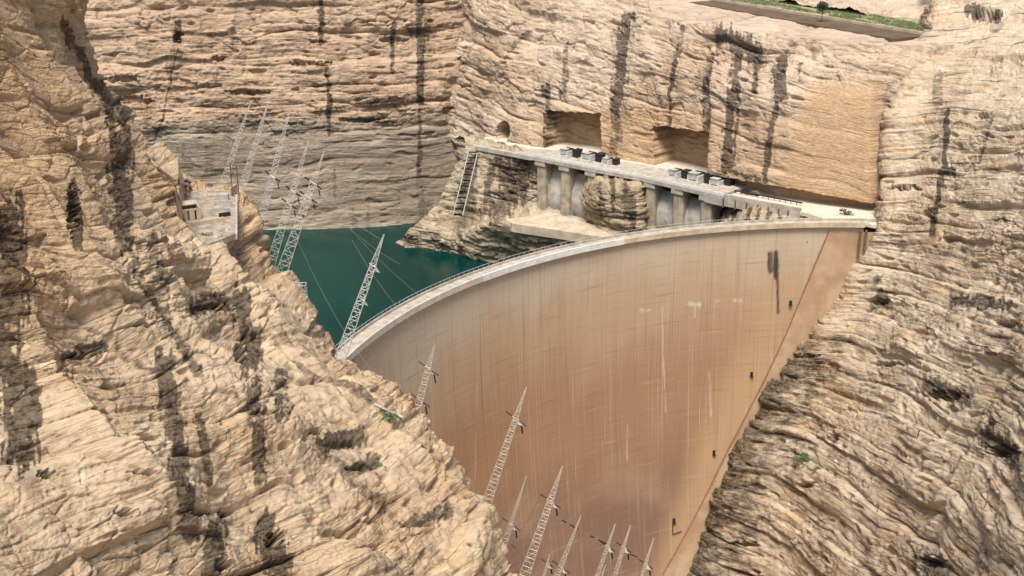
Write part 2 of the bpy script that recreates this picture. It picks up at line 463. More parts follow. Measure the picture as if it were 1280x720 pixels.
P2, s = rock(P, n, amp=(2.6, 1.0, .28), th=(10.5, 4.0, 1.5), dip=(0, .31), warp=4.0, seed=3, rib=3.0, fine=.24, pits=1.6, jnt=1.3, blk=1.0, calm=calm, strike=(.25, 1.0), lat=1.5, cut=1.1, ribw=24)
LS = [([(10,275),(14,320),(16,380)],26,1.0), ([(4,430),(22,500),(28,560)],24,.95), ([(40,470),(44,520)],12,.7), ([(92,235),(97,300)],9,.95), ([(148,215),(158,290)],16,.8), ([(152,120),(160,200)],10,.7),  # varnish streaks, plus shade painted into the gullies and cave hollows
      ([(300,375),(318,445)],15,.85), ([(205,455),(222,560),(238,660)],17,.68), ([(250,520),(262,600)],8,.5), ([(270,660),(262,720)],14,.8), ([(330,665),(348,705)],20,.9),
      ([(130,110),(150,200)],9,.65), ([(80,30),(120,110)],8,.6), ([(80,445),(130,432)],6,.6), ([(320,480),(325,600)],12,.5), ([(240,385),(285,378)],10,.7), ([(350,470),(352,520)],12,.5),
      ([(400,555),(450,545)],10,.65), ([(440,590),(470,575)],8,.5), ([(300,440),(310,455)],10,.6), ([(170,340),(250,470)],7,.45), ([(190,300),(205,350)],10,.45), ([(520,650),(560,640)],9,.45)]
P2 = caves(P2, n, [(366,276,9,6,4), (345,674,15,12,5), (280,706,11,10,5), (262,384,26,5,3.5), (425,556,22,4,3.5), (445,585,14,4,3), (100,445,22,5,3), (60,592,14,7,4), (250,640,14,5,3), (425,668,9,4,3), (300,440,8,16,3), (330,515,16,5,3), (395,538,12,5,3), (520,655,22,4,2.5), (180,590,20,4,2.5), (92,262,8,34,3), (160,640,18,5,2.5)])
yq = [on(a, c_, Zy) for a, c_ in ((231,237),(268,232),(304,238),(306,262),(302,296),(262,309),(226,304))]
ym = np.ones(px.shape, bool)
for i in range(7):
    a_, b_ = yq[i], yq[(i + 1) % 7]
    ym &= ((b_.x - a_.x) * (P2[..., 1] - a_.y) - (b_.y - a_.y) * (P2[..., 0] - a_.x)) <= 0
P2[..., 2] = np.where(ym, np.minimum(P2[..., 2], Zy - .3), P2[..., 2])
warm = sstep(190, 70, px) * sstep(450, 300, py) * .6
warm = np.maximum(warm, .6 * np.exp(-((px - 548) / 50) ** 2 - ((py - 605) / 55) ** 2))
cliff_left = grid_mesh('cliff_left', P2, M['left'], {'bed': s, 'stain_shade': np.maximum(np.clip(1.35 * ledgy(streaks(P2, LS, 1), P2, s, 9), 0, 1), varnish(P2, s, 101, .6, (.25, 1), 26, 5.5, .32) * sstep(60, 160, px) * (1 - .7 * np.exp(-((px - 548) / 60) ** 2 - ((py - 605) / 60) ** 2))), 'warm': warm})
struct(cliff_left, 'golden layered cliff with stepped ledges filling the near left side', 'cliff')

# ------------------------------------------------------------------ FAR WALL
Fg = []
cols = [(-560,470),(-40,500),(60,503),(170,506),(290,509),(400,511),(500,517),(545,523),(580,528),(620,531),(680,534)]
for py_, dd in ((-70,34),(20,21),(90,14),(150,9),(205,6),(250,2.5),(287,0),(330,-8),(390,-20)):
    Fg.append([(c, py_, d + dd) for c, d in cols])
P = patch(Fg, 1.1, 1.5); n = normals(P)
px, py = project(P)
P2, s = rock(P, n, amp=(2.6, 1.2, .5), th=(11, 4.2, 1.7), dip=(-.01, 0), warp=3.0, seed=5, rib=1.6, fine=.26, pits=2.0, jnt=.6, strike=(1, .1), blk=.7, lat=1.5, cut=.8,
             calm=sstep(150, 185, py) * .66)
FS = [([(400,-10),(402,52)],4,.95), ([(408,85),(411,128),(412,165)],4,.8), ([(524,-10),(526,60),(525,125)],6,.9), ([(492,30),(491,88)],4,.7),
      ([(584,60),(586,110),(580,140)],10,.95), ([(560,130),(578,180)],6,.6), ([(525,140),(524,215)],4,.55), ([(223,30),(222,50)],5,.9), ([(222,60),(205,140),(192,180)],1.6,.6),
      ([(370,158),(420,160)],7,.4), ([(450,152),(520,150)],5,.35), ([(515,38),(535,40)],9,.6), ([(280,164),(320,160)],5,.35), ([(650,25),(640,5)],4,.6)]
P2 = caves(P2, n, [(222,46,6,8,6), (273,73,9,4,4), (155,98,22,4,3), (165,125,26,6,3), (310,115,26,4,3), (390,80,30,4,3), (490,50,20,4,3), (450,150,26,3,2.5)])
struct(grid_mesh('cliff_far', P2, M['far'], {'bed': s, 'stain_shade': np.maximum(ledgy(streaks(P2, FS, 2), P2, s, 8), varnish(P2, s, 121, .4, (1, .1), 25, 5, .3)), 'warm': px * 0}),
       'banded reddish cliff with bleached waterline across the reservoir', 'cliff')

# ------------------------------------------------------------------ MIDDLE CLIFF behind the spillway
base = [(520,164,545),(576,172,529),(628,178,503),(690,186,489),(750,196,476),(800,204,465),(905,228,434),(1000,248,412),(1060,256,403.6),(1110,262,397.6),(1200,268,395)]
topy = [-60,-60,-55,-40,-30,-18,20,38,47,54,60]
tb =   [30,34,36,38,36,34,26,22,18,18,18]
Mg = [[(x, y + 55, d + 2) for x, y, d in base], [(x, y, d) for x, y, d in base]]
for k, e in ((.2, .10), (.45, .30), (.7, .55), (.9, .85), (1.0, 1.15)):
    Mg.append([(x, y + (t - y) * k, d + b * e) for (x, y, d), t, b in zip(base, topy, tb)])
for k in (14, 45, 110):
    row = []
    for (x, y, d), t, b in zip(base, topy, tb):
        q = at(x, t, d + b * 1.15); q = q + Vector((.2, 1, 0)).normalized() * k; q.z += (-.6 if k == 14 else 0 if k == 45 else 9); row.append(tuple(q) + (0,))
    Mg.append(row)
P = patch(Mg, 1.0, 1.0); n = normals(P)
px, py = project(P)
# the quarried flat wall (orange), niches and tunnel
cut = sstep(985, 1010, px + .35 * (py - 180)) * sstep(1112, 1098, px) * sstep(90, 112, py)
cut = np.maximum(cut, sstep(130, 150, py) * sstep(640, 690, px) * sstep(1112, 1098, px) * .5)
def inpoly(poly, px, py):
    r = np.ones(px.shape, bool); c = len(poly)
    for i in range(c):
        (x0, y0), (x1, y1) = poly[i], poly[(i+1) % c]
        r &= ((x1 - x0) * (py - y0) - (y1 - y0) * (px - x0)) >= 0
    return r
N1 = [(684,139),(751,143),(751,198),(684,186)]; N2 = [(815,157),(895,167),(897,226),(820,210)]
jx, jy = px + 2.2 * perlin(px / 6, py / 6, 0, 88), py + 1.8 * perlin(px / 7, py / 5, 3, 89)
niche = inpoly(N1, jx, jy) | inpoly(N2, jx, jy)
tun = (((px - 629) / 9.5) ** 2 + ((py - 165) / 13) ** 2 < 1) & (py < 180)
P2, s = rock(P, n, amp=(2.0, .85, .28), th=(11, 4, 1.6), dip=(.15, 0), warp=5, seed=9, rib=1.5, fine=.26, pits=1.2, jnt=.6, blk=.6, lat=1.4, cut=.7, calm=np.clip(cut, 0, 1) * .85, strike=(.75, -.65))
into = np.array([.65, .757, 0])
P2[..., 2] = np.where((P2[..., 0] > 55), np.minimum(P2[..., 2], 53.6 + .5 * perlin(P2[..., 0] / 7, P2[..., 1] / 7, 0, 66)), P2[..., 2])
Pn = P + n * (.35 * fbm(P[..., 0] / 3, P[..., 1] / 3, P[..., 2] / 1.6, 77, 3, .6) + .5 * bed_layer(s, P[..., 0], P[..., 1], 3.0, 5, 9))[..., None]
P2[niche] = (Pn + into * 13)[niche]; P2[tun] = (Pn + into * 16)[tun]
liney = np.interp(px, [885, 905, 1000, 1095, 1110], [208, 216, 232, 250, 254]) + 1.5 * perlin(px / 9, py * 0, 0, 71)
ov = sstep(884, 900, px) * sstep(1108, 1096, px) * (py < liney) * sstep(60, 130, py)
P2 = P2 - (into * 6.0) * ov[..., None]
MS = [([(784,25),(776,85),(772,135)],9,.9), ([(770,150),(768,188)],9,.55), ([(684,110),(683,150),(686,180)],6,.95), ([(708,55),(703,120)],5,.6), ([(852,35),(846,70)],5,.6),
      ([(845,70),(838,110),(837,158)],3.2,.8), ([(900,45),(925,55),(945,70)],13,.8), ([(925,50),(918,110),(910,160),(908,210)],8,.9), ([(948,70),(944,110)],6,.75), ([(890,70),(882,110),(884,160)],5,.6),
      ([(925,110),(916,205)],3,.6), ([(977,78),(973,120)],10,.95), ([(974,115),(962,170),(957,224)],5,.95), ([(1000,80),(998,100)],3,.5), ([(640,60),(660,40)],5,.5), ([(905,212),(950,224)],3,.7), ([(770,40),(780,60)],5,.5)]
warm = np.clip(cut * .95 + sstep(120, 150, py) * sstep(660, 700, px) * sstep(905, 890, px) * .35, 0, 1)
warm[niche] = .8; warm[tun] = .7
st = ledgy(streaks(P2, MS, 3), P2, s, 7); st[niche | tun] = 0
struct(grid_mesh('cliff_middle', P2, M['mid'], {'bed': s, 'stain_shade': st, 'warm': warm}),
       'pinkish cliff with square cut niches and black streaks above the spillway deck', 'cliff')

# ------------------------------------------------------------------ RIGHT CLIFF
bnd = [(1175,-60,520),(1160,30,440),(1128,95,413),(1103,160,402),(1098,230,393),(1096,268,384)]
dam_b = [(1082,305),(1072,325),(1035,385),(1000,430),(968,478),(940,520),(916,565),(900,600),(880,660),(865,715),(845,800),(815,930)]
bnd += [(x, y, dam_depth(x, y) - .4) for x, y in dam_b]
Rg = []
for i, (x, y, d) in enumerate(bnd):
    f = i / (len(bnd) - 1)
    yr = max(y, -60) if y < 300 else y + 20
    dr = np.interp(y, [-60, 30, 160, 268, 385, 520, 660, 800, 930], [470, 392, 335, 300, 262, 226, 192, 166, 145])
    xr = 1340
    hid = at(x, y, d)
    k = 30 if y < 280 else 26
    b1 = hid + Vector((.25, .97, -.12)).normalized() * k * .4; b2 = hid + Vector((.2, .98, -.25)).normalized() * k
    row = [tuple(b2) + (0,), tuple(b1) + (0,), (x, y, d)]
    for g_, e in ((.18, .13), (.42, .38), (.7, .69), (1.0, 1.0)):
        row.append((x + (xr - x) * g_, y + (yr - y) * g_, d + (dr - d) * e))
    row.append((1850, yr - 10, dr * .86))
    Rg.append(row)
P = patch(Rg, 1.15, 1.4); n = normals(P)
px, py = project(P)
P2, s = rock(P, n, amp=(1.9, 1.1, .42), th=(8, 3.2, 1.25), dip=(0, .25), warp=3.5, seed=14, rib=.8, fine=.2, pits=1.3, jnt=.35, blk=.55, strike=(.1, 1), lat=2.4, cut=.9)
RS = [([(1185,140),(1180,200),(1170,260),(1165,290)],4,.75), ([(1180,210),(1190,215)],6,.8), ([(1240,150),(1225,200)],3,.5), ([(1170,95),(1172,125)],9,.35), ([(1210,12),(1245,22)],8,.8),  # run-off streaks; the strokes over the hollows paint in their shade
      ([(1160,480),(1210,500)],12,.6), ([(1235,545),(1265,570)],13,.7), ([(1100,370),(1110,380)],8,.8), ([(1190,375),(1260,380)],8,.6), ([(1000,560),(990,600)],14,.4), ([(890,660),(930,620)],9,.5),
      ([(1008,440),(985,480)],12,.4), ([(960,500),(930,560)],14,.45), ([(925,590),(900,640)],16,.45), ([(890,660),(880,720)],12,.4), ([(1150,700),(1180,720)],12,.6)]
warm = sstep(.2, .5, perlin(px / 60, py / 18, 0, 5)) * .5
warm = np.maximum(warm, sstep(1125, 1100, px) * sstep(290, 240, py) * sstep(120, 160, py) * .4)
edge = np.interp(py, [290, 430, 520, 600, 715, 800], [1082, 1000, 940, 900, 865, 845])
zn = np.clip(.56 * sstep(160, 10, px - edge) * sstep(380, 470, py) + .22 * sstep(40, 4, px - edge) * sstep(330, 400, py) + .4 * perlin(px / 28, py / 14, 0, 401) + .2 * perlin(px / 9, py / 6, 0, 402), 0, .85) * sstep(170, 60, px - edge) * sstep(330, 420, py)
P2 = caves(P2, n, [(1250,564,24,8,4.5), (1182,494,27,7,4.5), (1100,377,13,5,4), (1235,17,22,7,5), (1228,145,9,4,3), (1166,702,16,9,5), (1041,548,6,6,3.5), (1008,606,10,4,3), (1000,445,26,3,2.5), (1260,405,16,4,3), (1110,455,24,4,2.5), (930,680,20,4,3), (1160,270,7,9,3), (1190,300,16,4,3), (1130,235,20,4,3)])
struct(grid_mesh('cliff_right', P2, M['right'], {'bed': s, 'stain_shade': np.maximum(np.maximum(streaks(P2, RS, 4), varnish(P2, s, 111, .22, (.1, 1), 14, 6, .3)), zn), 'warm': warm}),
       'cream cliff of thin tilted beds beside the right end of the dam', 'cliff')

# ------------------------------------------------------------------ SPUR below the deck
Sg = [
 [(560,172,516),(600,180,508),(640,185,500),(662,188,494),(760,208,486)],
 [(584,186,498),(612,189,492),(645,193,482),(664,197,477),(755,214,476)],
 [(568,215,496),(604,222,488),(642,226,480),(662,230,475),(752,240,478)],
 [(550,250,493),(592,258,485),(636,258,478),(660,256,473),(750,262,476)],
 [(530,272,490),(580,280,481),(626,273,470),(660,268,466),(748,272,462)],
 [(515,286,488),(572,298,474),(622,281,456),(690,290,448),(765,299,441)],
 [(500,300,491),(562,310,477),(632,306,459),(700,308,448),(770,315,442)],
 [(488,311,490),(555,327,475),(628,338,467),(700,345,458),(775,345,446)],
 [(474,330,485),(545,352,463),(626,370,449),(700,375,441),(790,375,436)],
]
P = patch(Sg, 1.0, .9); n = normals(P)
px, py = project(P)
bench = sstep(270, 279, py) * sstep(301, 293, py) * sstep(618, 632, px)
P2, s = rock(P, n, amp=(1.7, .9, .4), th=(7, 3, 1.3), dip=(.02, 0), warp=3, seed=19, rib=1.3, fine=.32, pits=1.5, jnt=.6, strike=(.8, -.6), calm=bench)
SS = [([(615,205),(605,260)],7,.5), ([(632,208),(640,235),(625,268)],20,.55), ([(655,212),(650,240)],16,.6), ([(595,240),(590,275)],5,.4), ([(585,210),(572,250)],6,.5), ([(545,300),(560,318)],8,.5), ([(505,300),(520,305)],7,.5), ([(575,290),(576,325)],5,.5)]
st = streaks(P2, SS, 5) * (1 - bench)
struct(grid_mesh('rock_spur', P2, M['spur'], {'bed': s, 'stain_shade': st, 'warm': bench * .3}),
       'grey stained rock spur running down from the deck into the water', 'rock spur')

# right part of the rock under the deck
Tg = [
 [(720,206,486),(800,222,470),(886,240,446),(940,252,416),(1010,264,402),(1040,270,394)],
 [(735,240,480),(800,250,464),(884,256,438),(940,262,408),(1005,272,394),(1030,276,388)],
 [(738,275,474),(800,285,458),(880,276,430),(935,276,400),(990,280,389),(1015,283,384)],
 [(740,320,460),(800,330,444),(876,310,412),(930,300,393),(985,300,384),(1010,305,380)],
]
P = patch(Tg, 1.0, .8); n = normals(P); px, py = project(P)
P2, s = rock(P, n, amp=(1.0, .7, .3), th=(6, 3, 1.2), seed=23, rib=1.1, fine=.25, pits=.8, jnt=.5, strike=(.8, -.6))
TS = [([(x, 255 + (x - 900) * .15), (x - 6, 276 + (x - 900) * .08)], 3, .9) for x in (905, 922, 938, 950, 962, 976)]
struct(grid_mesh('rock_bank', P2, M['spur'], {'bed': s, 'stain_shade': streaks(P2, TS, 6), 'warm': px * 0}),
       'streaked rock bank under the concrete ramp behind the dam crest', 'rock bank')
# rock knob between the two groups of gates
Kg = [
 [(744,226,468),(754,224,460),(772,230,455),(790,236,452),(804,240,458)],
 [(739,240,460),(748,228,449),(770,236,442),(794,228,441),(808,236,450)],
 [(736,258,457),(748,256,446),(772,262,438),(796,258,437),(810,262,447)],
 [(740,290,454),(756,287,444),(776,292,437),(798,292,435),(812,292,443)],
 [(742,320,450),(760,315,440),(780,318,433),(800,318,431),(814,318,440)],
]
P = patch(Kg, 1.0, .6); n = normals(P); px, py = project(P)
P2, s = rock(P, n, amp=(1.4, .9, .35), th=(7, 3, 1.2), seed=27, rib=1.6, fine=.3, pits=1.0, jnt=.5, strike=(.8, -.6))
KS = [([(782,232),(790,285)],9,.5), ([(765,225),(768,262)],4,.6), ([(750,230),(752,270)],4,.4)]
struct(grid_mesh('rock_knob', P2, M['spur'], {'bed': s, 'stain_shade': streaks(P2, KS, 7), 'warm': px * 0 + .15}),
       'lump of brown rock left standing between the spillway gates', 'rock')

# ------------------------------------------------------------------ PLATEAU behind the canal and the ground sheet
Hg = []
for yy, dd in ((0, 0), (-8, 14), (-26, 70), (-50, 160)):
    Hg.append([(x, y + yy, d + dd) for x, y, d in ((780,-20,610),(880,-12,572),(960,0,536),(1050,16,498),(1142,29,470),(1230,34,462),(1340,34,456))])
P = patch(Hg, 1.0, 1.5); n = normals(P); px, py = project(P)
P2, s = rock(P, n, amp=(1.0, .6, .3), th=(5, 2.4, 1.2), seed=33, rib=1.4, fine=.4, pits=.6, jnt=.3, strike=(.7, -.7))
struct(grid_mesh('hill_slope', P2, M['mid'], {'bed': s, 'stain_shade': px * 0, 'warm': px * 0}), 'pale scrubby rock slope rising behind the canal', 'slope')

m, nt, b = mat('reservoir_water'); g = N(nt)
p = g.pos()
n1 = g.noise(g.vmul(p, (.012, .012, .012)), 1, 3)
g.ln(g.mix(g.ramp(n1, .35, .7), (.0003, .026, .021), (.0008, .036, .028)), b.inputs['Base Color'])
b.inputs['Roughness'].default_value = .18; b.inputs['Specular IOR Level'].default_value = .12
g.bump(g.noise(g.vmul(p, (.35, .7, .5)), 1, 4, .6), .12, .3, b)
M['water'] = m
mb = MB(); wl = []
for i in range(61):
    q = dam_pt(TH_L + (TH_R - TH_L) * i / 60, DR + 5, WATER_Z); wl.append(q)
for a_, b_ in zip(wl[:-1], wl[1:]):
    mb.add([a_, b_, Vector((b_.x, 640, WATER_Z)), Vector((a_.x, 640, WATER_Z))], [(0, 3, 2, 1)])
mb.add([(-420, 250, WATER_Z), (wl[0].x, 250, WATER_Z), (wl[0].x, 640, WATER_Z), (-420, 640, WATER_Z)], [(0, 1, 2, 3)])
struct(mb.build('water', M['water']), 'dark teal reservoir water behind the dam', 'water')
mb = MB(); mb.add([(-3000, -500, -165), (3000, -500, -165), (3000, 4000, -165), (-3000, 4000, -165)], [(0, 1, 2, 3)])
struct(mb.build('ground', M['dirt']), 'gorge floor far below the dam', 'ground')

# ------------------------------------------------------------------ DAM
m, nt, b = mat('stained_dam_concrete'); g = N(nt)
arc, dh = g.attr('arc'), g.attr('drop')
v_s = g.comb(g.math('MULTIPLY', arc, .55), g.math('MULTIPLY', dh, .018), 0.0)
v_m = g.comb(g.math('MULTIPLY', arc, .10), g.math('MULTIPLY', dh, .02), 4.0)
v_l = g.comb(g.math('MULTIPLY', arc, .02), g.math('MULTIPLY', dh, .025), 9.0)
v_h = g.comb(g.math('MULTIPLY', arc, .05), g.math('MULTIPLY', dh, .9), 2.0)
st1, st2, lg, hz = g.noise(v_s, 1, 5, .65), g.noise(v_m, 1, 4, .6), g.noise(v_l, 1, 3, .5, .4), g.noise(v_h, 1, 4, .6)
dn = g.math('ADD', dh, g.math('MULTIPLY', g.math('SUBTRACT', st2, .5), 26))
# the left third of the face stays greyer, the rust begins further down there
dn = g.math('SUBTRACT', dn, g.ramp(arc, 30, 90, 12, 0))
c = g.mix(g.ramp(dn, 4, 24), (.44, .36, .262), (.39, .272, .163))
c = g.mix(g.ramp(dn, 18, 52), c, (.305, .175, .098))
c = g.mix(g.ramp(dn, 58, 98), c, (.195, .118, .083))  # lower face darker: staining, plus shade of its curve put into the colour
c = g.mix(g.ramp(lg, .5, .7, 0, .5), c, (.40, .29, .18))
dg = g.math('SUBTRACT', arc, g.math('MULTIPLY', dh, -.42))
c = g.mix(g.math('MULTIPLY', g.ramp(dg, 192, 208), g.ramp(dh, 15, 50, 0, .8)), c, (.42, .275, .15))  # right side paler: staining, plus light on the curve painted in
c = g.mix(g.ramp(st1, .57, .76, 0, .42), c, (.47, .38, .28))
c = g.mix(g.ramp(st1, .30, .44, .38, 0), c, (.17, .11, .075))
vf = g.noise(g.comb(g.math('MULTIPLY', arc, 1.7), g.math('MULTIPLY', dh, .012), 5.0), 1, 4, .65)
c = g.mix(g.ramp(vf, .54, .72, 0, .4), c, (.17, .115, .08))
c = g.mix(g.ramp(vf, .32, .42, .35, 0), c, (.50, .42, .32))
c = g.mix(g.ramp(hz, .56, .7, 0, .28), c, (.17, .10, .07))
c = g.mix(g.ramp(hz, .30, .42, .22, 0), c, (.47, .38, .28))
def lines(coord, sp, w):
    fr = g.math('FRACT', g.math('DIVIDE', coord, sp)); return g.math('LESS_THAN', g.math('ABSOLUTE', g.math('SUBTRACT', fr, .5)), w / sp / 2)
jn = g.noise(g.comb(g.math('MULTIPLY', arc, .1), g.math('MULTIPLY', dh, .05), 7.0), 1, 3)
c = g.mix(g.math('MULTIPLY', lines(arc, 12.5, .26), g.ramp(jn, .42, .68, .0, .35)), c, (.52, .47, .40))
c = g.mix(g.math('MULTIPLY', lines(g.math('ADD', arc, .35), 12.5, .2), .28), c, (.12, .085, .06))
c = g.mix(g.math('MULTIPLY', lines(dh, 2.0, .16), g.ramp(jn, .4, .65, .0, .2)), c, (.15, .095, .065))
c = g.mix(g.math('MULTIPLY', lines(arc, 3.1, .12), g.ramp(jn, .65, .35, .0, .14)), c, (.17, .12, .085))
c = g.mix(g.math('MULTIPLY', g.attr('black'), g.ramp(st1, .3, .6, .7, 1)), c, (.045, .035, .034))
c = g.mix(g.math('MULTIPLY', g.attr('white'), g.ramp(st1, .35, .6, .25, .7)), c, (.62, .55, .45))
g.ln(c, b.inputs['Base Color']); b.inputs['Roughness'].default_value = .85; b.inputs['Specular IOR Level'].default_value = .2
g.bump(g.math('ADD', hz, st1), .25, .15, b)
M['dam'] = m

dam = empty('arch_dam', dam_pt((TH_L + TH_R) / 2, DR, -110), 'tall curved concrete arch dam with rust brown face wedged between the cliffs', 'dam')
NA, NZ = 520, 240
ths = np.linspace(TH_L, TH_R, NA); zs = np.linspace(0, -155, NZ)
T, Z = np.meshgrid(ths, zs)
RR = DR - .0007 * Z * Z
W = np.stack([DC.x + RR * np.cos(T), DC.y + RR * np.sin(T), Z], -1)
px, py = project(W)
arcv = (TH_L - T) * DR
blk = streaks(W, [([(963,318),(963,338)],4,.9),([(970,318),(970,345)],4,.9), ([(971,330),(973,390)],2.2,.9)], 12, .12)
wht = streaks(W, [([(861,380),(875,381)],2.2,.7), ([(868,382),(869,396)],1.4,.6), ([(895,376),(898,376)],1.5,.5), ([(918,375),(927,376)],1.8,.6), ([(800,388),(813,388)],1.2,.6), ([(830,455),(832,515)],.9,.75), ([(784,530),(784,575)],.8,.6),
                  ([(887,465),(888,520)],1.6,.45), ([(828,385),(829,470)],1.4,.4), ([(596,480),(594,600)],1.2,.3)], 13, .2)
struct_none = None
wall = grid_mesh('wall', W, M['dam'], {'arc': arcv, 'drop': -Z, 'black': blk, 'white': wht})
# give the wall its body: upstream face, top and sides
UT = np.stack([DC.x + (DR + 3.0 + .12 * -Z * .9) * np.cos(T), DC.y + (DR + 3.0 + .12 * -Z * .9) * np.sin(T), Z], -1)[::12, ::8]
def add_parent(o, p):
    o.parent = p; o.matrix_parent_inverse = Matrix.Translation(p.location).inverted()
add_parent(wall, dam)
up = grid_mesh('upstream_face', UT, M['grey']); add_parent(up, dam)

def arc_strip(mb, r0, r1, z0, z1, t0, t1, nseg):
    """solid curved bar between radii and heights"""
    tt = [t0 + (t1 - t0) * i / nseg for i in range(nseg + 1)]
    vs = []
    for t in tt: vs += [dam_pt(t, r0, z0), dam_pt(t, r1, z0), dam_pt(t, r1, z1), dam_pt(t, r0, z1)]
    fs = [(3, 2, 1, 0), tuple(4 * nseg + i for i in range(4))]
    for i in range(nseg):
        a = 4 * i; bb = a + 4
        for k in range(4): fs.append((a + k, a + (k + 1) % 4, bb + (k + 1) % 4, bb + k))
    mb.add(vs, fs)
def th_of(px_, py_):
    q = on(px_, py_, 0); return math.atan2(q.y - DC.y, q.x - DC.x)
mb = MB(); arc_strip(mb, DR - 1.0, DR + 3.6, -.55, .25, TH_L, TH_R - .012, 160); mb.build('road_deck', M['concrete'], dam)
tw = th_of(782, 303); tw2 = th_of(602, 348)
mb = MB(); arc_strip(mb, DR - 1.25, DR - .75, -.8, .95, TH_L, tw2, 60)
mb.build('parapet', plain('sunbleached_concrete', (.53, .475, .38), .85, scale=.4, var=.2), dam)
mb = MB(); arc_strip(mb, DR - 1.3, DR - .75, -.9, 1.0, tw2, tw, 60)
o = mb.build('parapet', M['white'], dam); o['label'] = 'freshly white painted length of parapet'
mb = MB(); arc_strip(mb, DR - 1.25, DR - .75, -.8, .85, tw, TH_R, 70)
mb.build('parapet', M['apron'], dam)
mb = MB(); arc_strip(mb, DR + 3.2, DR + 3.65, .25, .95, TH_L, TH_R - .12, 150); mb.build('parapet', M['concrete'], dam)
# railing along the upstream parapet
mb = MB()
for i in range(120):
    t = TH_L + (TH_R - .14 - TH_L) * i / 119
    mb.bar(dam_pt(t, DR + 3.4, 1.05), dam_pt(t, DR + 3.4, 1.9), .04)
arc_strip(mb, DR + 3.36, DR + 3.44, 1.86, 1.94, TH_L, TH_R - .14, 120)
mb.build('railing', M['paleste'], dam)
# abutment pad: paler saddle between joint line and rock
JL = [(1036,288),(1012,345),(985,410),(961,462),(934,515),(905,570),(876,630),(846,685),(812,745)]
AB = [(1078,290),(1074,345),(1025,415),(998,455),(962,505),(930,560),(905,620),(882,700),(862,780)]
rows = []
for (a, b_) in zip(JL, AB):
    r = []
    for k in np.linspace(0, 1, 14):
        x_, y_ = a[0] + (b_[0] + 14 - a[0]) * k, a[1] + (b_[1] - a[1]) * k
        d_ = dam_depth(x_, y_); q = at(x_, y_, d_)
        rad = Vector((DC.x - q.x, DC.y - q.y, 0)).normalized()
        r.append(tuple(q + rad * .28))
    rows.append(r)
W3 = np.array(rows)
kn = np.arange(len(rows), dtype=float); W3 = cubic(W3, kn, np.linspace(0, len(rows) - 1, 90))
T3 = np.arctan2(W3[..., 1] - DC.y, W3[..., 0] - DC.x)
M['pad'] = plain('smooth_buff_concrete', (.43, .305, .185), .85, scale=.12, c2=(.335, .215, .125))
pad = grid_mesh('abutment_pad', W3, M['pad']); add_parent(pad, dam)
mb = MB(); pts = [Vector(r[0]) + Vector((DC.x - r[0][0], DC.y - r[0][1], 0)).normalized() * .1 for r in W3[::6]]
mb.tube(pts, .22); mb.build('joint_cover', plain('rusty_strip', (.26, .14, .07), .8), dam)
# end pilaster shadow gap and pipes at the right end
mb = MB()
for x_ in (1076, 1083):
    p0 = at(x_, 288, dam_depth(x_, 292) - 1.4)
    mb.bar(p0, p0 + Vector((0, 0, -10)), .42, n=8)
mb.build('drain_pipe', M['rust'], dam)
for x_, y_ in ((988,378),(939,467),(892,565),(842,650)):
    q = at(x_, y_, dam_depth(x_, y_)); rad = Vector((DC.x - q.x, DC.y - q.y, 0)).normalized(); tn = Vector((-rad.y, rad.x, 0))
    mb = MB(); mb.box(q + rad * .2, (.9, .5, 1.4), (tn, rad, Vector((0,0,1)))); mb.box(q + rad * .6 + Vector((0,0,-.8)), (1.2, .9, .14), (tn, rad, Vector((0,0,1))))
    mb.build('gallery_opening', M['dark'], dam)  # dark box paints the shade inside an open gallery mouth, with ledge below
mb = MB(); q0, q1, q2 = (at(x_, y_, dam_depth(x_, y_) - .5) for x_, y_ in ((841,652),(841,668),(852,664)))
mb.tube([q0, q1, q2], .14); mb.build('drain_hook', M['dark'], dam)

# ------------------------------------------------------------------ SPILLWAY
FE = [(590,182),(670,197),(740,211),(800,222),(905,246),(1000,264)]
def fe(px_):                                              # point of the front deck edge, z = 0
    return on(px_, np.interp(px_, [a for a, _ in FE], [b_ for _, b_ in FE]), 0)
ddir = (fe(900) - fe(670)).normalized(); back = Vector((-ddir.y, ddir.x, 0))
if back.y < 0: back = -back
UPV = Vector((0, 0, 1))
spill = empty('spillway', fe(790) + Vector((0, 0, -25)), 'gated spillway under a long pale concrete deck at the foot of the middle cliff', 'spillway')
def deckpoly(mb, a, b_, depth, z0, z1, off=0):
    A, B = fe(a) + back * off, fe(b_) + back * off
    c = [A, B, B + back * depth, A + back * depth]
    mb.hexa([p + UPV * z0 for p in c] + [p + UPV * z1 for p in c])
mb = MB()
for a, b_ in ((664,740),(740,800),(800,905)): deckpoly(mb, a, b_, 17, -1.3, .1)
deckpoly(mb, 594, 664, 11, -1.6, .06)
mb.build('deck', M['concrete'], spill)
mb = MB()
for a, b_ in ((664,740),(740,800),(800,905)): deckpoly(mb, a, b_, .35, .1, 1.1)
mb.build('kerb', M['white'], spill)
def pier(px_, h, w=1.9, dep=12):
    mb = MB(); c = fe(px_) + back * .8
    # rounded nose: octagonal plan extruded
    prof = [(-w/2, dep), (-w/2, .7), (-w*.4, .2), (-w/4, 0), (w/4, 0), (w*.4, .2), (w/2, .7), (w/2, dep)]
    vs = []
    for z in (-h, -3.2): vs += [c + ddir * a + back * (b_ - .8 * 0) + UPV * z for a, b_ in prof]
    k = len(prof)
    mb.add(vs, [(i, (i+1) % k, k + (i+1) % k, k + i) for i in range(k)] + [tuple(range(k))[::-1], tuple(range(k, 2*k))])
    o = mb.build('pier', M['pier'], spill)
    mb = MB(); mb.box(c + back * 2.0 + UPV * -2.25, (w + .5, 5.2, 1.9), (ddir, back, UPV)); mb.build('pier_cap', M['concrete'], o)
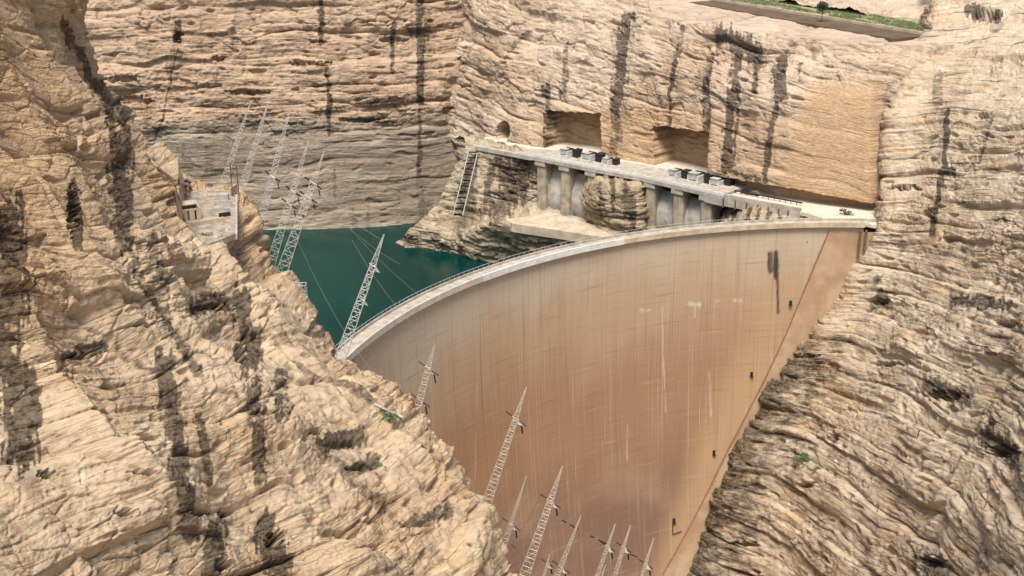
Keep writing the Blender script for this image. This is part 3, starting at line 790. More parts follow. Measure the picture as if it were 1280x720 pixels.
for x_, h in ((674,26),(704,26),(737,25),(757,8),(776,8),(793,8),(811,24),(846,23),(881,22)): pier(x_, h, 4.6 if h > 10 else 1.6)
def gate(a, b_, h):
    mb = MB(); A, B = fe(a) + ddir * 1.3, fe(b_) - ddir * 1.3
    vs = []; ns = 10
    for i in range(ns + 1):
        t = i / ns; z = -5.0 - (h - 5) * t; bulge = 8.2 - 5.4 * math.sin(math.pi * (.1 + .65 * t))
        vs += [A + back * bulge + UPV * z, B + back * bulge + UPV * z, A + back * (bulge + .3) + UPV * z, B + back * (bulge + .3) + UPV * z]
    fs = []
    for i in range(ns):
        k = 4 * i; fs += [(k, k+1, k+5, k+4), (k+3, k+2, k+6, k+7)]
    mb.add(vs, fs)
    o = mb.build('radial_gate', M['gate'], spill, True)
    mb = MB(); mb.box((A + B) / 2 + back * 13 + UPV * -(h / 2 + 1), ((B - A).length + 2, .6, h), (ddir, back, UPV)); mb.build('back_wall', M['pier'], spill)
for a, b_, h in ((674,704,22.5),(704,737,22.5),(811,846,21),(846,881,20)): gate(a, b_, h)
def sill(a, b_, z):
    mb = MB(); A, B = fe(a) + ddir * .9, fe(b_) - ddir * .9; vs = []; ns = 8
    for i in range(ns + 1):
        t = math.pi * i / ns; off = Vector((0, 0, 0)) + back * (1.5 - 3.0 * math.cos(t)) + UPV * (z + 2.2 * math.sin(t) - 1.2)
        vs += [A + off, B + off]
    mb.add(vs, [(2*i, 2*i+1, 2*i+3, 2*i+2) for i in range(ns)] + [tuple(range(0, 2*ns+2, 2)), tuple(range(1, 2*ns+2, 2))[::-1]])
    mb.build('sill', M['grey'], spill, True)
for a, b_, z in ((674,704,-22.5),(704,737,-22.5),(811,846,-20),(846,881,-19)): sill(a, b_, z)
# ramp wall from the gates to the crest road, with buttresses
mb = MB(); deckpoly(mb, 881, 905, 17, -3.6, 1.0, .02); deckpoly(mb, 905, 1000, 1.0, -3.4, 1.0); mb.build('ramp_wall', M['concrete'], spill)
for x_ in (905, 920, 934, 948, 961, 974, 986): mb = MB(); mb.box(fe(x_) + back * -.25 + UPV * -2.2, (.35, .5, 3.4), (ddir, back, UPV)); mb.build('buttress', M['rust'], spill)
mb = MB(); ap = [on(632,277,-22.2), on(690,268,-22.2), on(742,284,-22.2), on(775,296,-22.6), on(765,301,-22.9), on(700,291,-22.9), on(640,282,-22.6)]
mb.add([p + UPV * .9 for p in ap] + [p - UPV * 2.6 for p in ap], [tuple(range(7))[::-1], tuple(range(7, 14))] + [(i, (i+1) % 7, 7 + (i+1) % 7, 7 + i) for i in range(7)])
mb.build('apron', M['apron'], spill)
# road bench at the cliff foot
mb = MB()
def zpt(x_, y_, z): return on(x_, y_, z)
rd = [fe(1000), fe(905) + back * .5, fe(800) + back * 16.9, fe(740) + back * 16.9, fe(664) + back * 16, fe(590) + back * 1, fe(560) + back * 24, fe(664) + back * 34, fe(800) + back * 36, zpt(905, 205, -.1), zpt(1000, 222, -.1), zpt(1110, 240, -.1), zpt(1125, 285, -.1), zpt(1080, 279, -.1), zpt(1035, 274, -.1)]
for p in rd: p.z = -.12
mb.add(rd + [p + UPV * -1.2 for p in rd], [tuple(range(15))] + [(i, (i+1) % 15, 15 + (i+1) % 15, 15 + i) for i in range(15)])
struct(mb.build('road', plain('pale_dusty_road', (.60, .53, .43), .95, scale=.2, c2=(.50, .42, .31))), 'pale dusty service road between the cliff and the spillway deck', 'road')
mb = MB(); mb.tube([fe(x_) + back * 7 + UPV * .9 for x_ in (905, 930, 960, 990)], .28)
for x_ in range(906, 990, 7): mb.bar(fe(x_) + back * 7 + UPV * -.2, fe(x_) + back * 7 + UPV * .9, .12)
tag(mb.build('guard_rail', M['dark']), 'dark guard rail along the cliff side of the ramp road', 'guard rail')

# hoists on the deck
def hoist(px_, label, k=1.0):
    o = fe(px_) + back * 10 + UPV * .1
    h = empty('gate_hoist', o, label, 'hoist', 'gate hoists on the spillway deck')
    mb = MB(); mb.box(o + UPV * .35 * k, (3.4*k, 5.4*k, .7*k), (ddir, back, UPV))
    for sx in (-1, 1): mb.box(o + ddir * 1.35*k * sx + UPV * 1.3*k, (.5*k, 4.6*k, 1.4*k), (ddir, back, UPV))
    mb.build('frame', M['paleste'], h)
    mb = MB(); mb.bar(o + ddir * -1.2*k + back * 1*k + UPV * 1.7*k, o + ddir * 1.2*k + back * 1*k + UPV * 1.7*k, .85*k, n=12); mb.build('drum', M['dark'], h)
    mb = MB(); mb.box(o + back * -1.6*k + UPV * 1.75*k, (2.2*k, 1.5*k, 1.6*k), (ddir, back, UPV)); mb.box(o + back * -1.6*k + UPV * 2.65*k, (2.6*k, 1.9*k, .2*k), (ddir, back, UPV)); mb.build('motor_cover', M['grey'], h)
    mb = MB(); mb.box(o + ddir * 2.9*k + back * 1.2*k + UPV * 1.1*k, (1.8*k, 2.6*k, 2.2*k), (ddir, back, UPV)); mb.box(o + ddir * 2.9*k + back * 1.2*k + UPV * 2.3*k, (2.1*k, 2.9*k, .25*k), (ddir, back, UPV)); mb.build('gearbox', M['dark'], h)
hoist(690, 'white and black gate hoist in front of the first niche, nearest the tunnel', 1.3)
hoist(718, 'white and black gate hoist below the right half of the first niche', 1.35)
hoist(741, 'small white gate hoist at the right edge of the first niche', 1.0)
hoist(826, 'grey gate hoist in front of the second niche, on its left side', 1.25)
hoist(853, 'largest white gate hoist in the middle of the second niche', 1.5)
hoist(879, 'tall white gate hoist at the ramp end of the deck', 1.3)
def car(px_, off, label, m_):
    o = fe(px_) + back * off
    c = empty('parked_car', o, label, 'car', 'cars parked beside the ramp')
    mb = MB(); L, Wd = 4.2, 1.7
    prof = [(-2.1,.35),(-2.1,.8),(-1.2,.95),(-.6,1.45),(1.0,1.45),(1.7,.95),(2.1,.85),(2.1,.35)]; k = len(prof)
    vs = [o + ddir * a + UPV * z + back * s_ * Wd / 2 for s_ in (-1, 1) for a, z in prof]
    mb.add(vs, [tuple(range(k))[::-1], tuple(range(k, 2*k))] + [(i, (i+1) % k, k + (i+1) % k, k + i) for i in range(k)]); mb.build('body', m_, c)
    for a in (-1.3, 1.3):
        for s_ in (-1, 1):
            mb = MB(); q = o + ddir * a + UPV * .33 + back * s_ * .72; mb.bar(q, q + back * s_ * .2, .34, n=10); mb.build('wheel', M['dark'], c)
car(916, 9, 'small dark car parked at the top of the ramp, nearer the gates', M['dark'])
car(926, 9, 'small dark car parked on the ramp, further from the gates', M['rust'])

# lattice stair tower left of the spillway
sa, sb = at(592,190,491), at(573,268,478)
st_ = empty('lattice_stair', sb, 'grey steel lattice stair climbing the rock spur to the deck', 'stair')
mb = MB(); side = Vector((.8, -.2, 0)).normalized(); outv = Vector((-.1, -1, .1)).normalized()
for s_ in (-1, 1):
    for o_ in (0, 1): mb.bar(sa + side * 1.9 * s_ + outv * 1.6 * o_, sb + side * 2.1 * s_ + outv * 1.6 * o_, .2)
mb.build('stringer', M['paleste'], st_)
mb = MB(); k = 11
for i in range(k + 1):
    q = sa.lerp(sb, i / k)
    mb.box(q + outv * .8, (4.0, 1.5, .16), (side, Vector((side.y, -side.x, 0)), UPV))
    if i < k:
        q2 = sa.lerp(sb, (i + 1) / k); s_ = 1 if i % 2 else -1
        mb.bar(q + side * 2 * s_ + outv * 1.6, q2 - side * 2 * s_ + outv * 1.6, .14)
mb.build('landing', M['paleste'], st_)

# ------------------------------------------------------------------ CANAL on the plateau
C0, C1 = at(884, 5, 546), at(1142, 50, 440)
cd = (C1 - C0); cd.z = 0; cd.normalize(); cb = Vector((-cd.y, cd.x, 0)); cb = cb if cb.y > 0 else -cb
zc = (C0.z + C1.z) / 2
for q in (C0, C1): q.z = zc
for q in (C0, C1): q.z = 54.0
A_, B_ = C0 + cd * 4, C1 + cd * 6
mb.hexa([v - UPV * 7 for v in (A_ - cb * 13, B_ - cb * 17, B_, A_)] + [A_ - cb * 13, B_ - cb * 17, B_, A_])
M['canal'] = plain('muddy_water', (.135, .088, .048), .95, scale=.15, c2=(.085, .06, .035), bump=.05)
struct(mb.build('canal_water', M['canal']), 'muddy brown water in the canal along the cliff top', 'canal')
mb = MB(); mb.box((A_ + B_) / 2 + cb * .4 + UPV * .3, ((B_ - A_).length, .9, 1.4), (cd, cb, UPV))
tag(mb.build('canal_wall', M['apron']), 'long pale coping wall on the far bank of the canal', 'wall')
mb = MB(); mb.box((A_ + B_) / 2 + cb * 14.8 + UPV * -3.2, ((B_ - A_).length + 20, 28, 7.2), (cd, cb, UPV))
struct(mb.build('bank', plain('grassy_bank_soil', (.33, .28, .16), .95, scale=.12, c2=(.20, .20, .09))), 'low earth bank between the canal wall and the slope', 'bank')

bpy.context.view_layer.update()
DG = bpy.context.evaluated_depsgraph_get()
def hit(px_, py_):
    ok, loc, nor, i, o, mt = sc.ray_cast(DG, Vector((0, 0, CAMH)), ray(px_, py_))
    return (Vector(loc), Vector(nor)) if ok else (at(px_, py_, 250), Vector((0, 0, 1)))

def blades(mb, c, h, n_, spread, w=.06):
    for i in range(n_):
        a = random.uniform(0, 6.28); r = spread * math.sqrt(random.random()); q = c + Vector((r * math.cos(a), r * math.sin(a), 0))
        t = random.uniform(0, 6.28); l = Vector((math.cos(t), math.sin(t), 0)); hh = h * random.uniform(.5, 1.1)
        mb.add([q - l * w, q + l * w, q + UPV * hh + l.cross(UPV) * hh * random.uniform(-.5, .5)], [(0, 1, 2)])
mb = MB()
for i in range(3600):
    t = random.random(); t = t ** .8
    off = random.uniform(1.5, 22)
    dens = fbm(np.float32(t * 9), np.float32(off / 6), np.float32(0), 3, 2)
    if dens < -.12 and not (t < .12 or t > .88): continue
    q = A_.lerp(B_, t) + cb * off + UPV * .4
    blades(mb, q, .8, 4, .9, .16)
tag(mb.build('bank_grass', M['grass']), 'green grass growing on the bank above the canal', 'grass', kind='stuff')

# ------------------------------------------------------------------ PLANTS
def leaves(mb, c, r, n_, sz, flat=.75):
    for i in range(n_):
        v = Vector((random.gauss(0, 1), random.gauss(0, 1), random.gauss(0, 1) * flat)).normalized() * r * random.random() ** .45
        v.z *= flat
        q = c + v; a = Vector((random.gauss(0,1), random.gauss(0,1), random.gauss(0,1))).normalized(); b_ = a.orthogonal().normalized()
        s_ = sz * random.uniform(.6, 1.3)
        mb.add([q - a * s_, q - b_ * s_ * .5, q + a * s_, q + b_ * s_ * .5], [(0, 1, 2, 3)])
def shrub(px_, py_, r, label, m_='leaf', n_=160, lobes=4, h=.5, cat='shrub', group=None, drop=0):
    p_, nn = hit(px_, py_)
    s_ = empty('shrub' if cat == 'shrub' else 'tree', p_, label, cat, group)
    mb = MB(); mb2 = MB()
    for i in range(lobes):
        o_ = Vector((random.uniform(-1, 1) * r * .8, random.uniform(-.4, .4) * r, r * h + random.uniform(-.3, .4) * r))
        leaves(mb, p_ + o_, r * random.uniform(.45, .75), n_ // lobes, r * .14)
        mb2.bar(p_ - UPV * .2, p_ + o_, r * .07, r * .03)
    mb.build('foliage', M[m_], s_); mb2.build('stem' if cat == 'shrub' else 'trunk', M['bark'], s_)
    return s_
shrub(1001, 577, 2.2, 'bright green shrub on the right cliff, larger left half of the pair', 'leaf', 420)
shrub(1020, 588, 1.9, 'low bright green shrub trailing right from the larger one on the right cliff', 'leaf', 200, h=.2)
shrub(474, 583, 2.0, 'flat dusty green shrub on a ledge of the left cliff below the curved wall', 'leafdry', 260, h=.2)
shrub(486, 527, 2.0, 'green shrub tucked against the curved path wall', 'leaf', 240, h=.2)
shrub(640, 682, .9, 'small dusty shrub near the lower tip of the left cliff', 'leafdry', 120)
shrub(586, 682, .9, 'small green shrub low on the left cliff', 'leafdry', 120, h=.2)
shrub(585, 623, .8, 'dark shrub on the rim of the left cliff', 'leafdark', 120, h=.2)
shrub(232, 238, 1.8, 'dark green tree beside the ruined yard', 'leafdark', 420, 5, cat='tree', h=1.0)
shrub(1057, 268, 2.0, 'dark scraggly bush on the dusty ground near the dam end', 'leafdark', 240, 5, h=.6)
shrub(1098, 350, 2.0, 'dusty green shrub on the right cliff below the dam end', 'leafdry', 200, h=.2)
shrub(1094, 385, 1.6, 'grey green shrub in the crack of the right cliff', 'leafdry', 200, h=.2)
shrub(1202, 440, 1.5, 'dusty green shrub in the middle of the right cliff', 'leafdry', 160, h=.2)
shrub(1098, 632, .9, 'small olive shrub beside the steel post on the lower right cliff', 'leafdry', 140)
shrub(1036, 562, .6, 'tiny olive shrub above the bright green pair', 'leafdry', 100)
shrub(258, 296, 1.4, 'dusty green shrub inside the ruined yard', 'leafdry', 160, h=.3)
shrub(615, 208, 1.2, 'green shrub at the edge of the deck below the tunnel', 'leafdry', 160, h=.2)
shrub(648, 216, 1.1, 'green shrub hanging under the left end of the deck', 'leafdry', 160, h=.2)
q = A_.lerp(B_, .55) + cb * 3.5
tr = empty('tree', on(1027, 26, 54.5), 'lone dark round tree on the canal bank', 'tree'); q = Vector(tr.location)
mb = MB(); mb.bar(q, q + UPV * 5, .28, .14, 6)
for i in range(4): mb.bar(q + UPV * 3.2, q + Vector((random.uniform(-1, 1), random.uniform(-1, 1), 5.6)), .12, .05)
mb.build('trunk', M['bark'], tr)
mb = MB()
for i in range(6): leaves(mb, q + Vector((random.uniform(-.9, .9), random.uniform(-.9, .9), 5.2 + random.uniform(-.9, 1.0))), 1.75, 170, .3, 1)
mb.build('crown', M['leafdark'], tr)

# ------------------------------------------------------------------ LATTICE MASTS
def lattice(mb, p, q, w0, w1, U, V, leg, br):
    L = (q - p).length; A = (q - p) / L
    hs = [0]
    while hs[-1] < L:
        w = w0 + (w1 - w0) * hs[-1] / L; hs.append(hs[-1] + max(w * 1.15, .4))
    hs = [h * L / hs[-1] for h in hs]
    def cor(h):
        w = (w0 + (w1 - w0) * h / L) / 2
        return [p + A * h + U * w * a + V * w * b_ for a, b_ in ((-1,-1),(1,-1),(1,1),(-1,1))]
    ca, cb_ = cor(0), cor(L)
    for i in range(4): mb.bar(ca[i], cb_[i], leg)
    for j in range(len(hs) - 1):
        c0, c1 = cor(hs[j]), cor(hs[j+1])
        for i in range(4):
            k = (i + 1) % 4
            mb.bar(c1[i], c1[k], br)
            mb.bar(*((c0[i], c1[k]) if (j + i) % 2 else (c0[k], c1[i])), br)
MASTS = {}
def mast(base_, tip_, d, wpx, arms, label, ext=10, spire=.26, m_='steel', ins=True, lean=0.0, group=None, dark=1.0, thin=1.0):
    Bp, Tp = at(*base_, d), at(*tip_, d - lean)
    A = (Tp - Bp).normalized(); view = (Bp - Vector((0, 0, CAMH))).normalized()
    U = A.cross(view).normalized(); V = U.cross(A).normalized()
    if U.x < 0: U, V = -U, -V
    w = wpx * d / F; L = (Tp - Bp).length
    foot = Bp - A * ext
    t = empty('leaning_pylon', foot, label, 'pylon', group)
    M1 = Tp - A * L * spire
    w1 = w * .52; wb = w + (w - w1) * ext / (L * (1 - spire))
    mb = MB(); lattice(mb, foot, M1, min(wb, w * 1.5), w1, U, V, thin * .075 * max(.8, w / 1.8), thin * .048 * max(.8, w / 1.8)); mb.build('lattice_shaft', M[m_], t)
    mb = MB(); lattice(mb, M1, Tp, w1, .10, U, V, .07 * thin, .04 * thin); mb.build('spire', M[m_], t)
    dn = (Vector((.80, -.25, -.50))).normalized()
    tips = []
    for fr in arms:
        c = Bp + A * L * fr
        ar = w1 * .5
        e1 = c - dn * (w1 * .8); e2 = c + dn * (w1 * .8); e3 = c + U * (w1 * .75 + .8) - A * .5
        mb = MB()
        mb.bar(e1, e2, .09)
        mb.add([c + U * w1 * .4 + A * .35, c + U * w1 * .4 - A * 1.0, e3 - A * .5 + U * .25, c + U * w1 * .4 + A * .35 + V * .2, c + U * w1 * .4 - A * 1.0 + V * .2, e3 - A * .5 + V * .2 + U * .25], [(0,1,2),(5,4,3),(0,3,4,1),(1,4,5,2),(2,5,3,0)])
        mb.build('cross_arm', M['paleste'], t)
        if ins:
            k = d / 235 * dark
            for p_, q_ in ((e1, e1 - dn * 1.75 * k), (e2, e2 + dn * 1.85 * k), (e3 - A * .6, e3 - A * .6 + Vector((.12, 0, -1)) * 2.0 * k)):
                mb = MB(); mb.bar(p_, q_, .05)
                nn = 9
                for i in range(nn):
                    a = p_.lerp(q_, (i + .3) / nn); b2 = p_.lerp(q_, (i + .75) / nn); mb.bar(a, b2, .22, .16, 6)
                mb.build('insulator', M['insul'], t)
            tips.append((e1 - dn * 1.75 * k, e2 + dn * 1.85 * k))
    MASTS[label] = tips
    return tips
G1, G2 = 'leaning lattice pylons over the gorge below the dam crest', 'leaning lattice pylons in front of the far cliff'
tA = mast((512,548),(543,432), 240, 13, (.76,.42), 'pylon with two levels of insulators rising beside the curved path wall', 14, .22, group=G1)
tB = mast((606,636),(658,484), 226, 13.5, (.75,), 'tall isolated pylon standing clear in the centre against the dam face', 12, group=G1)
tC = mast((626,694),(658,595), 232, 11, (.40,), 'shorter pylon close to the rim, left of the nearest tall one', 14, .6, group=G1)
tD = mast((654,724),(703,583), 220, 15, (.70,), 'large pylon with thick shaft at the bottom centre, tallest near the frame edge', 16, group=G1)
tE = mast((694,726),(726,645), 226, 11, (.22,), 'pylon right of the large thick one with pale bracket near the frame edge', 26, .55, group=G1)
tF = mast((744,728),(769,655), 236, 9, (.62,), 'slim pylon, left one of the close pair at the bottom edge', 44, .45, group=G1, dark=.8)
tG = mast((766,728),(788,657), 236, 9, (.62,), 'slim pylon, right one of the close pair at the bottom edge', 46, .45, group=G1, dark=.8)
tH = mast((800,728),(817,673), 240, 8, (.42,), 'slim pylon alone to the right of the close pair', 55, .6, group=G1, dark=.8)
mast((676,734),(687,694), 240, 6, (.75,), 'tip of a slim pylon just poking up beside the large thick one', 20, .4, group=G1, dark=.7)
mast((842,728),(853,697), 246, 6, (), 'tip of a pylon at the lower right corner of the dam face', 60, .6, group=G1)
mast((748,734),(757,706), 246, 5, (), 'short pylon tip between the large bracketed pylon and the close pair', 44, .5, group=G1)
tL = mast((428,440),(480,293), 262, 14, (.74,.46), 'pylon standing in front of the teal water left of the dam crest', 14, .25, m_='paleste', ins=False, group=G2)
tM = mast((354,335),(405,190), 284, 14, (.62,.74), 'pylon with thick base crossing the shoreline, right one of two', 12, .3, m_='paleste', thin=.72, group=G2, dark=.7)
tN = mast((342,318),(386,175), 290, 11, (.45,.56), 'pylon crossing the shoreline just behind the thick based one', 12, .3, m_='paleste', thin=.72, group=G2, dark=.7)
mast((268,262),(313,128), 305, 10, (), 'leftmost faint pylon in front of the far cliff', 10, .35, m_='paleste', thin=.72, group=G2)
mast((290,275),(336,126), 304, 11, (), 'faint pylon between two others in front of the far cliff', 12, .35, m_='paleste', thin=.72, group=G2)
mast((322,290),(364,132), 300, 11, (.45,), 'third faint pylon in front of the far cliff, with insulators', 12, .35, m_='paleste', thin=.72, group=G2, dark=.7)

def cable(p_, q_, sag, label, r=.035, n_=24, dashes=()):
    pts = []
    for i in range(n_ + 1):
        t = i / n_; v = p_.lerp(q_, t); v.z -= sag * 4 * t * (1 - t); pts.append(v)
    o = empty('power_cable', pts[0], label, 'cable', 'power cables strung between the pylons')
    mb = MB(); mb.tube(pts, r, 4); mb.build('conductor', M['cable'], o)
    for t in dashes:
        i = min(n_ - 1, int(t * n_)); mb = MB(); mb.bar(pts[i], pts[i+1], .15, n=6); mb.build('insulator', M['insul'], o)
def e(t, i, j): return t[i][j]
cable(tC[0][1], tD[0][0], 1.0, 'cable between the short rim pylon and the large thick pylon')
cable(at(655,620,230), at(806,700,240), 1.2, 'cable with dark insulator strings crossing behind the slim pylons', n_=30, dashes=(.33,.37,.41,.56,.62,.66,.88,.92))
cable(tB[0][1], at(700, 600, 228), 2.0, 'cable dropping right from the tall isolated pylon')
cable(at(440, 300, 300), at(530, 420, 240), 2.0, 'cable crossing the teal water to the two level pylon')
cable(at(372, 300, 300), at(470, 470, 245), 3.0, 'cable crossing the teal water left of the pylon')
for i, (a_, b2, sg, lb) in enumerate(((at(386,225,285), at(560,395,300), 3, 'upper cable crossing the teal water towards the dam'), (at(365,205,292), at(500,330,300), 3, 'cable from the far pylons down over the middle of the teal water'), (at(350,180,300), at(300,130,330), 1, 'short cable high between the faint far pylons'), (at(478,300,262), at(386,215,285), 2, 'cable linking the lone water pylon to the shoreline pylons'))): cable(a_, b2, sg, lb, r=.04)
cable(at(600, 640, 238), at(640, 590, 300), 1.0, 'cable rising behind the short rim pylon')

# ------------------------------------------------------------------ RUINED YARD on the left cliff
pc, _ = hit(262, 262)
def yp(px_, py_, dz=0.0): q = on(px_, py_, Zy); q.z += dz; return q
yard = empty('ruined_yard', yp(260, 270), 'pale concrete yard with broken low walls on top of the left cliff', 'platform')
mb = MB(); out = [(236,240),(268,236),(293,240),(298,262),(296,292),(262,305),(226,300),(226,262)]
pl = [yp(*c) for c in out]; k = len(pl)
mb.add([p + UPV * .1 for p in pl] + [p - UPV * 1.2 for p in pl], [tuple(range(k))[::-1], tuple(range(k, 2*k))] + [(i, (i+1) % k, k + (i+1) % k, k + i) for i in range(k)]); mb.build('slab', plain('dusty_slab', (.38, .325, .25), .9, scale=.5, c2=(.22, .165, .115)), yard)
def ywall(a, b_, h, th_, m_, name='low_wall', par=yard):
    A, B = yp(*a), yp(*b_); d_ = (B - A); L = d_.length; d_.normalize(); n_ = Vector((-d_.y, d_.x, 0)); mb = MB()
    mb.box((A + B) / 2 + UPV * (h / 2 + .11), (L, th_, h), (d_, n_, UPV)); return mb.build(name, m_, par)
ywall((240,284),(280,277), 1.0, .5, M['apron']); ywall((296,250),(296,300), 1.3, .4, M['grey']); ywall((268,257),(290,256), 1.0, .4, M['grey']); ywall((270,265),(288,264), .8, .5, M['grey'])
ywall((272,250),(286,250), 1.4, 1.2, M['grey'], 'parapet'); ywall((288,246),(296,240), 2.0, .5, M['plaster'], 'parapet'); ywall((244,306),(256,305), .7, 1.6, M['concrete'], 'step'); ywall((228,262),(228,292), 1.2, .4, M['grey'])
ywall((274,272),(288,270), .9, .5, M['dark'], 'trough'); ywall((226,290),(236,288), 1.2, 1.4, M['plaster'], 'step')
hb = empty('roofless_hut', yp(240, 274), 'small sandy plaster hut with a dark door opening in the ruined yard', 'hut')
A, B = yp(228, 277), yp(252, 274); d_ = (B - A).normalized(); n_ = Vector((-d_.y, d_.x, 0)); Lh = (B - A).length
mb = MB()
for (u0, u1) in ((0, .28), (.40, .66), (.76, 1)): mb.box(A + d_ * Lh * (u0 + u1) / 2 + UPV * 1.2, (Lh * (u1 - u0), .3, 2.2), (d_, n_, UPV))
mb.box(A + d_ * Lh * .5 + UPV * 2.5, (Lh, .3, .4), (d_, n_, UPV)); mb.box(A + n_ * 3.2 + d_ * .16 + UPV * 1.4, (.3, 6, 2.6), (d_, n_, UPV)); mb.box(B + n_ * 3.2 - d_ * .16 + UPV * 1.4, (.3, 6, 2.6), (d_, n_, UPV)); mb.box(A + d_ * Lh * .5 + n_ * 6.2 + UPV * 1.4, (Lh, .3, 2.6), (d_, n_, UPV))
mb.build('wall', M['plaster'], hb)
mb = MB(); mb.box(A + d_ * Lh * .71 + n_ * .1 + UPV * 1.2, (Lh * .09, .1, 2.1), (d_, n_, UPV)); mb.build('door', M['dark'], hb)
mb = MB(); mb.box(A + d_ * Lh * .34 + n_ * .1 + UPV * 1.2, (Lh * .11, .1, 2.1), (d_, n_, UPV)); mb.build('door', M['rust'], hb)
mb = MB(); mb.box(A + d_ * Lh * .5 + n_ * 4.7 + UPV * 2.85, (Lh + .5, 3.4, .22), (d_, n_, UPV)); mb.build('roof', M['apron'], hb)
for i, (x_, y_, lb) in enumerate(((262,246,'pale rubble heap in the middle of the yard floor'), (284,286,'rubble heap against the far low wall of the yard'), (240,298,'rubble heap behind the rusty shed'), (276,296,'rubble heap at the front edge of the yard'))):
    mb = MB(); c0 = yp(x_, y_)
    for k in range(26):
        a_ = random.uniform(0, 6.28); rr = random.uniform(0, 1.5) ; sz = random.uniform(.25, .7)
        X = Vector((random.gauss(0,1), random.gauss(0,1), random.gauss(0,1))).normalized(); Y = X.orthogonal().normalized()
        mb.box(c0 + Vector((rr * math.cos(a_), rr * math.sin(a_), .1 + (1.5 - rr) * .3 * random.random())), (sz, sz * .7, sz * .6), (X, Y, X.cross(Y)))
    tag(mb.build('rubble_heap', M[('plaster', 'grey', 'rust', 'apron')[i]]), lb, 'rubble', kind='stuff')
sh = empty('rusty_shed', yp(230, 308, -1.5), 'open rusty lean-to shed below the ruined yard', 'shed')
A, B = yp(220, 312, -2.2), yp(242, 306, -2.2); d_ = (B - A).normalized(); n_ = Vector((-d_.y, d_.x, 0)); Lh = (B - A).length
mb = MB(); mb.box((A + B) / 2 + n_ * 1.5 + UPV * 2.2, (Lh, 3.2, .2), (d_, n_, UPV)); mb.build('roof', M['rust'], sh)
mb = MB()
for u in (0, .5, 1):
    for v in (0, 3): mb.bar(A + d_ * Lh * u + n_ * v - UPV * 1.5, A + d_ * Lh * u + n_ * v + UPV * 2.1, .12)
mb.bar(A + UPV * .2, B + UPV * .2, .1); mb.build('post', M['grey'], sh)
mb = MB(); mb.box((A + B) / 2 + n_ * 2.9 + UPV * .8, (Lh, .15, 2.6), (d_, n_, UPV)); mb.build('back_panel', M['dark'], sh)
mb = MB(); a_, b2 = yp(291, 246), yp(299, 250)
for q in (a_, b2): mb.bar(q - UPV * 1, q + UPV * 8.5, .13)
mb.bar(a_ + UPV * 8.3, b2 + UPV * 8.3, .1); mb.bar(a_ + UPV * 5, b2 + UPV * 8.3, .06)
tag(mb.build('goal_frame', M['rust']), 'thin rusty two post frame at the corner of the ruined yard', 'frame')
# pipe running down the rim to the yard
pp = [hit(x_, y_)[0] + Vector((0, -.3, .35)) for x_, y_ in ((181,193),(188,201),(198,212),(212,222),(226,229),(238,233))]
for i in range(1, len(pp)):
    if (pp[i] - pp[0]).length > 60: pp[i] = at(*((181,193),(188,201),(198,212),(212,222),(226,229),(238,233))[i], pp[0].y)
mb = MB(); mb.tube(pp, .32, 8)
tag(mb.build('pipe', M['apron']), 'pale pipe running down the rim of the left cliff to the yard', 'pipe')
# footbridge across the gully at the upper left
a_, b2 = at(86,66,250), at(112,67,268); d_ = (b2 - a_).normalized(); n_ = Vector((-d_.y, d_.x, 0)).normalized()
fb = empty('footbridge', a_, 'short concrete footbridge across the grey gully at the upper left', 'footbridge')
mb = MB(); mb.box((a_ + b2) / 2, ((b2 - a_).length + 3, 2.4, .45), (d_, n_, d_.cross(n_))); mb.build('deck', M['grey'], fb)
for s_ in (-1, 1):
    mb = MB()
    for i in range(6): q = a_.lerp(b2, i / 5) + n_ * s_ * 1.1; mb.bar(q, q + UPV * 1.2, .05)
    mb.bar(a_ + n_ * s_ * 1.1 + UPV * 1.2, b2 + n_ * s_ * 1.1 + UPV * 1.2, .05); mb.build('railing', M['steel'], fb)
# viewing balcony on the rim
q0 = at(372, 372, 268)
bl = empty('rim_balcony', q0, 'small steel lookout frame on the rim of the left cliff above the water', 'lookout')
mb = MB(); mb.box(q0 + Vector((.6, 0, -.2)), (3.2, 2.4, .2)); mb.build('platform', M['grey'], bl)
mb = MB()
for a in (-1, 0, 1, 2.1): mb.bar(q0 + Vector((a, -1.1, -.2)), q0 + Vector((a, -1.1, 3.4)), .1); mb.bar(q0 + Vector((a, 1.1, -.2)), q0 + Vector((a, 1.1, 3.4)), .1)
for y_ in (-1.1, 1.1): mb.bar(q0 + Vector((-1, y_, 3.4)), q0 + Vector((2.1, y_, 3.4)), .1); mb.bar(q0 + Vector((-1, y_, 1.2)), q0 + Vector((2.1, y_, 1.2)), .08)
mb.bar(q0 + Vector((2.1, -1.1, 3.4)), q0 + Vector((2.1, 1.1, 3.4)), .1); mb.build('railing', M['grey'], bl)
# curved path wall on the rim
mb = MB(); cpts = [hit(x_, y_)[0] for x_, y_ in ((468,506),(476,510),(486,515),(496,519))] 
cpts.append(at(504, 523, cpts[-1].y - .5))
for a, b2 in zip(cpts[:-1], cpts[1:]):
    if (b2 - a).length < 12: mb.bar(a + UPV * .2, b2 + UPV * .2, .35, n=4)
tag(mb.build('path_wall', M['grey']), 'curved grey wall edging a path on the rim of the left cliff', 'wall')
a_ = at(438, 462, 259); mb = MB(); mb.tube([a_ + Vector((-1.5, 0, 0)), a_, a_ + Vector((1.6, 0, -.2)), a_ + Vector((1.9, 0, -2.6))], .13)
tag(mb.build('pipe_bracket', M['dark']), 'dark bent bracket sticking out of the rim beside the dam end', 'bracket')
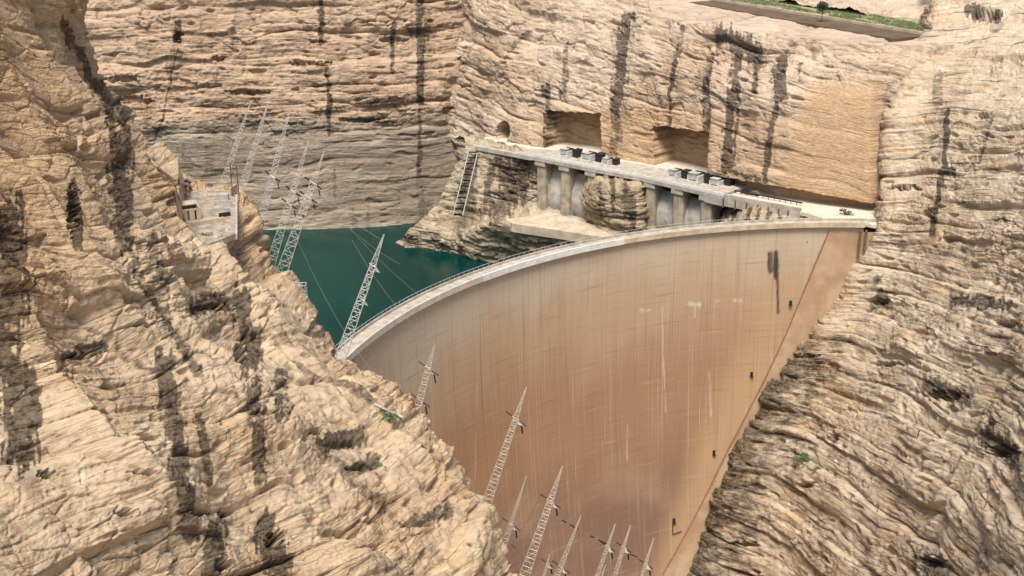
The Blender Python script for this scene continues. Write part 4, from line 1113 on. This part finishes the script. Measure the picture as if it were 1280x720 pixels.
# markers on the right cliff
for i, (x_, y_, h_, lb) in enumerate(((1146,548,2.2,'dark leaning marker post in the middle of the right cliff'), (1096,640,1.8,'olive steel post low on the right cliff'), (1230,635,1.6,'thin post near the lower right edge'), (1033,552,1.0,'short dark post above the bright green shrubs'))):
    p_, _ = hit(x_, y_); mb = MB(); mb.bar(p_ - UPV * .3, p_ + Vector((.35, 0, h_)), .13); mb.box(p_ + Vector((.35, 0, h_)), (.5, .2, .4))
    tag(mb.build('marker_post', M['rust']), lb, 'post', 'marker posts on the right cliff')
p_, _ = hit(985, 553); mb = MB(); mb.box(p_ + UPV * .3, (1.3, .3, .8), (Vector((.9, 0, .4)).normalized(), Vector((0, 1, 0)), Vector((-.4, 0, .9)).normalized())); mb.bar(p_ - UPV * .3, p_ + UPV * .4, .08)
tag(mb.build('white_panel', M['white']), 'small tilted white panel on the right cliff near the dam edge', 'panel')
pa, pb = hit(1150, 588)[0], hit(1118, 628)[0]; mb = MB(); mb.bar(pa + UPV * .3, pb + UPV * .3, .06)
tag(mb.build('anchor_cable', M['dark']), 'thin dark cable lying across the lower right cliff', 'cable')

# ------------------------------------------------------------------ LIGHT, SKY, CAMERA
w = bpy.data.worlds.new('World'); sc.world = w; w.use_nodes = True
nt = w.node_tree; bg = nt.nodes['Background']; sky = nt.nodes.new('ShaderNodeTexSky'); sky.sky_type = 'NISHITA'; sky.sun_disc = False
EL, AZ = R_(63), R_(190)         # azimuth clockwise from +Y: light comes from behind and right of the camera
sky.sun_elevation = EL; sky.sun_rotation = AZ; sky.dust_density = 3.0; sky.air_density = 1.0
nt.links.new(sky.outputs[0], bg.inputs[0]); bg.inputs[1].default_value = .055
sd = bpy.data.lights.new('sun', 'SUN'); sd.energy = 1.5; sd.angle = R_(24); sd.color = (1, .955, .89)
so = bpy.data.objects.new('sun', sd); COL.objects.link(so)
dv = Vector((math.sin(AZ) * math.cos(EL), math.cos(AZ) * math.cos(EL), math.sin(EL)))
so.rotation_euler = (-dv).to_track_quat('-Z', 'Y').to_euler(); so.location = dv * 300 + Vector((0, 0, 200))
cd_ = bpy.data.cameras.new('camera'); cam = bpy.data.objects.new('camera', cd_); COL.objects.link(cam)
cam.location = (0, 0, CAMH); cam.rotation_euler = (R_(90) - PITCH, 0, 0)
cd_.sensor_width = 36; cd_.lens = F / 1280 * 36; cd_.clip_start = 1; cd_.clip_end = 6000
sc.camera = cam
sc.view_settings.view_transform = 'Standard'; sc.view_settings.look = 'None'; sc.view_settings.exposure = 1.75; sc.view_settings.gamma = 1
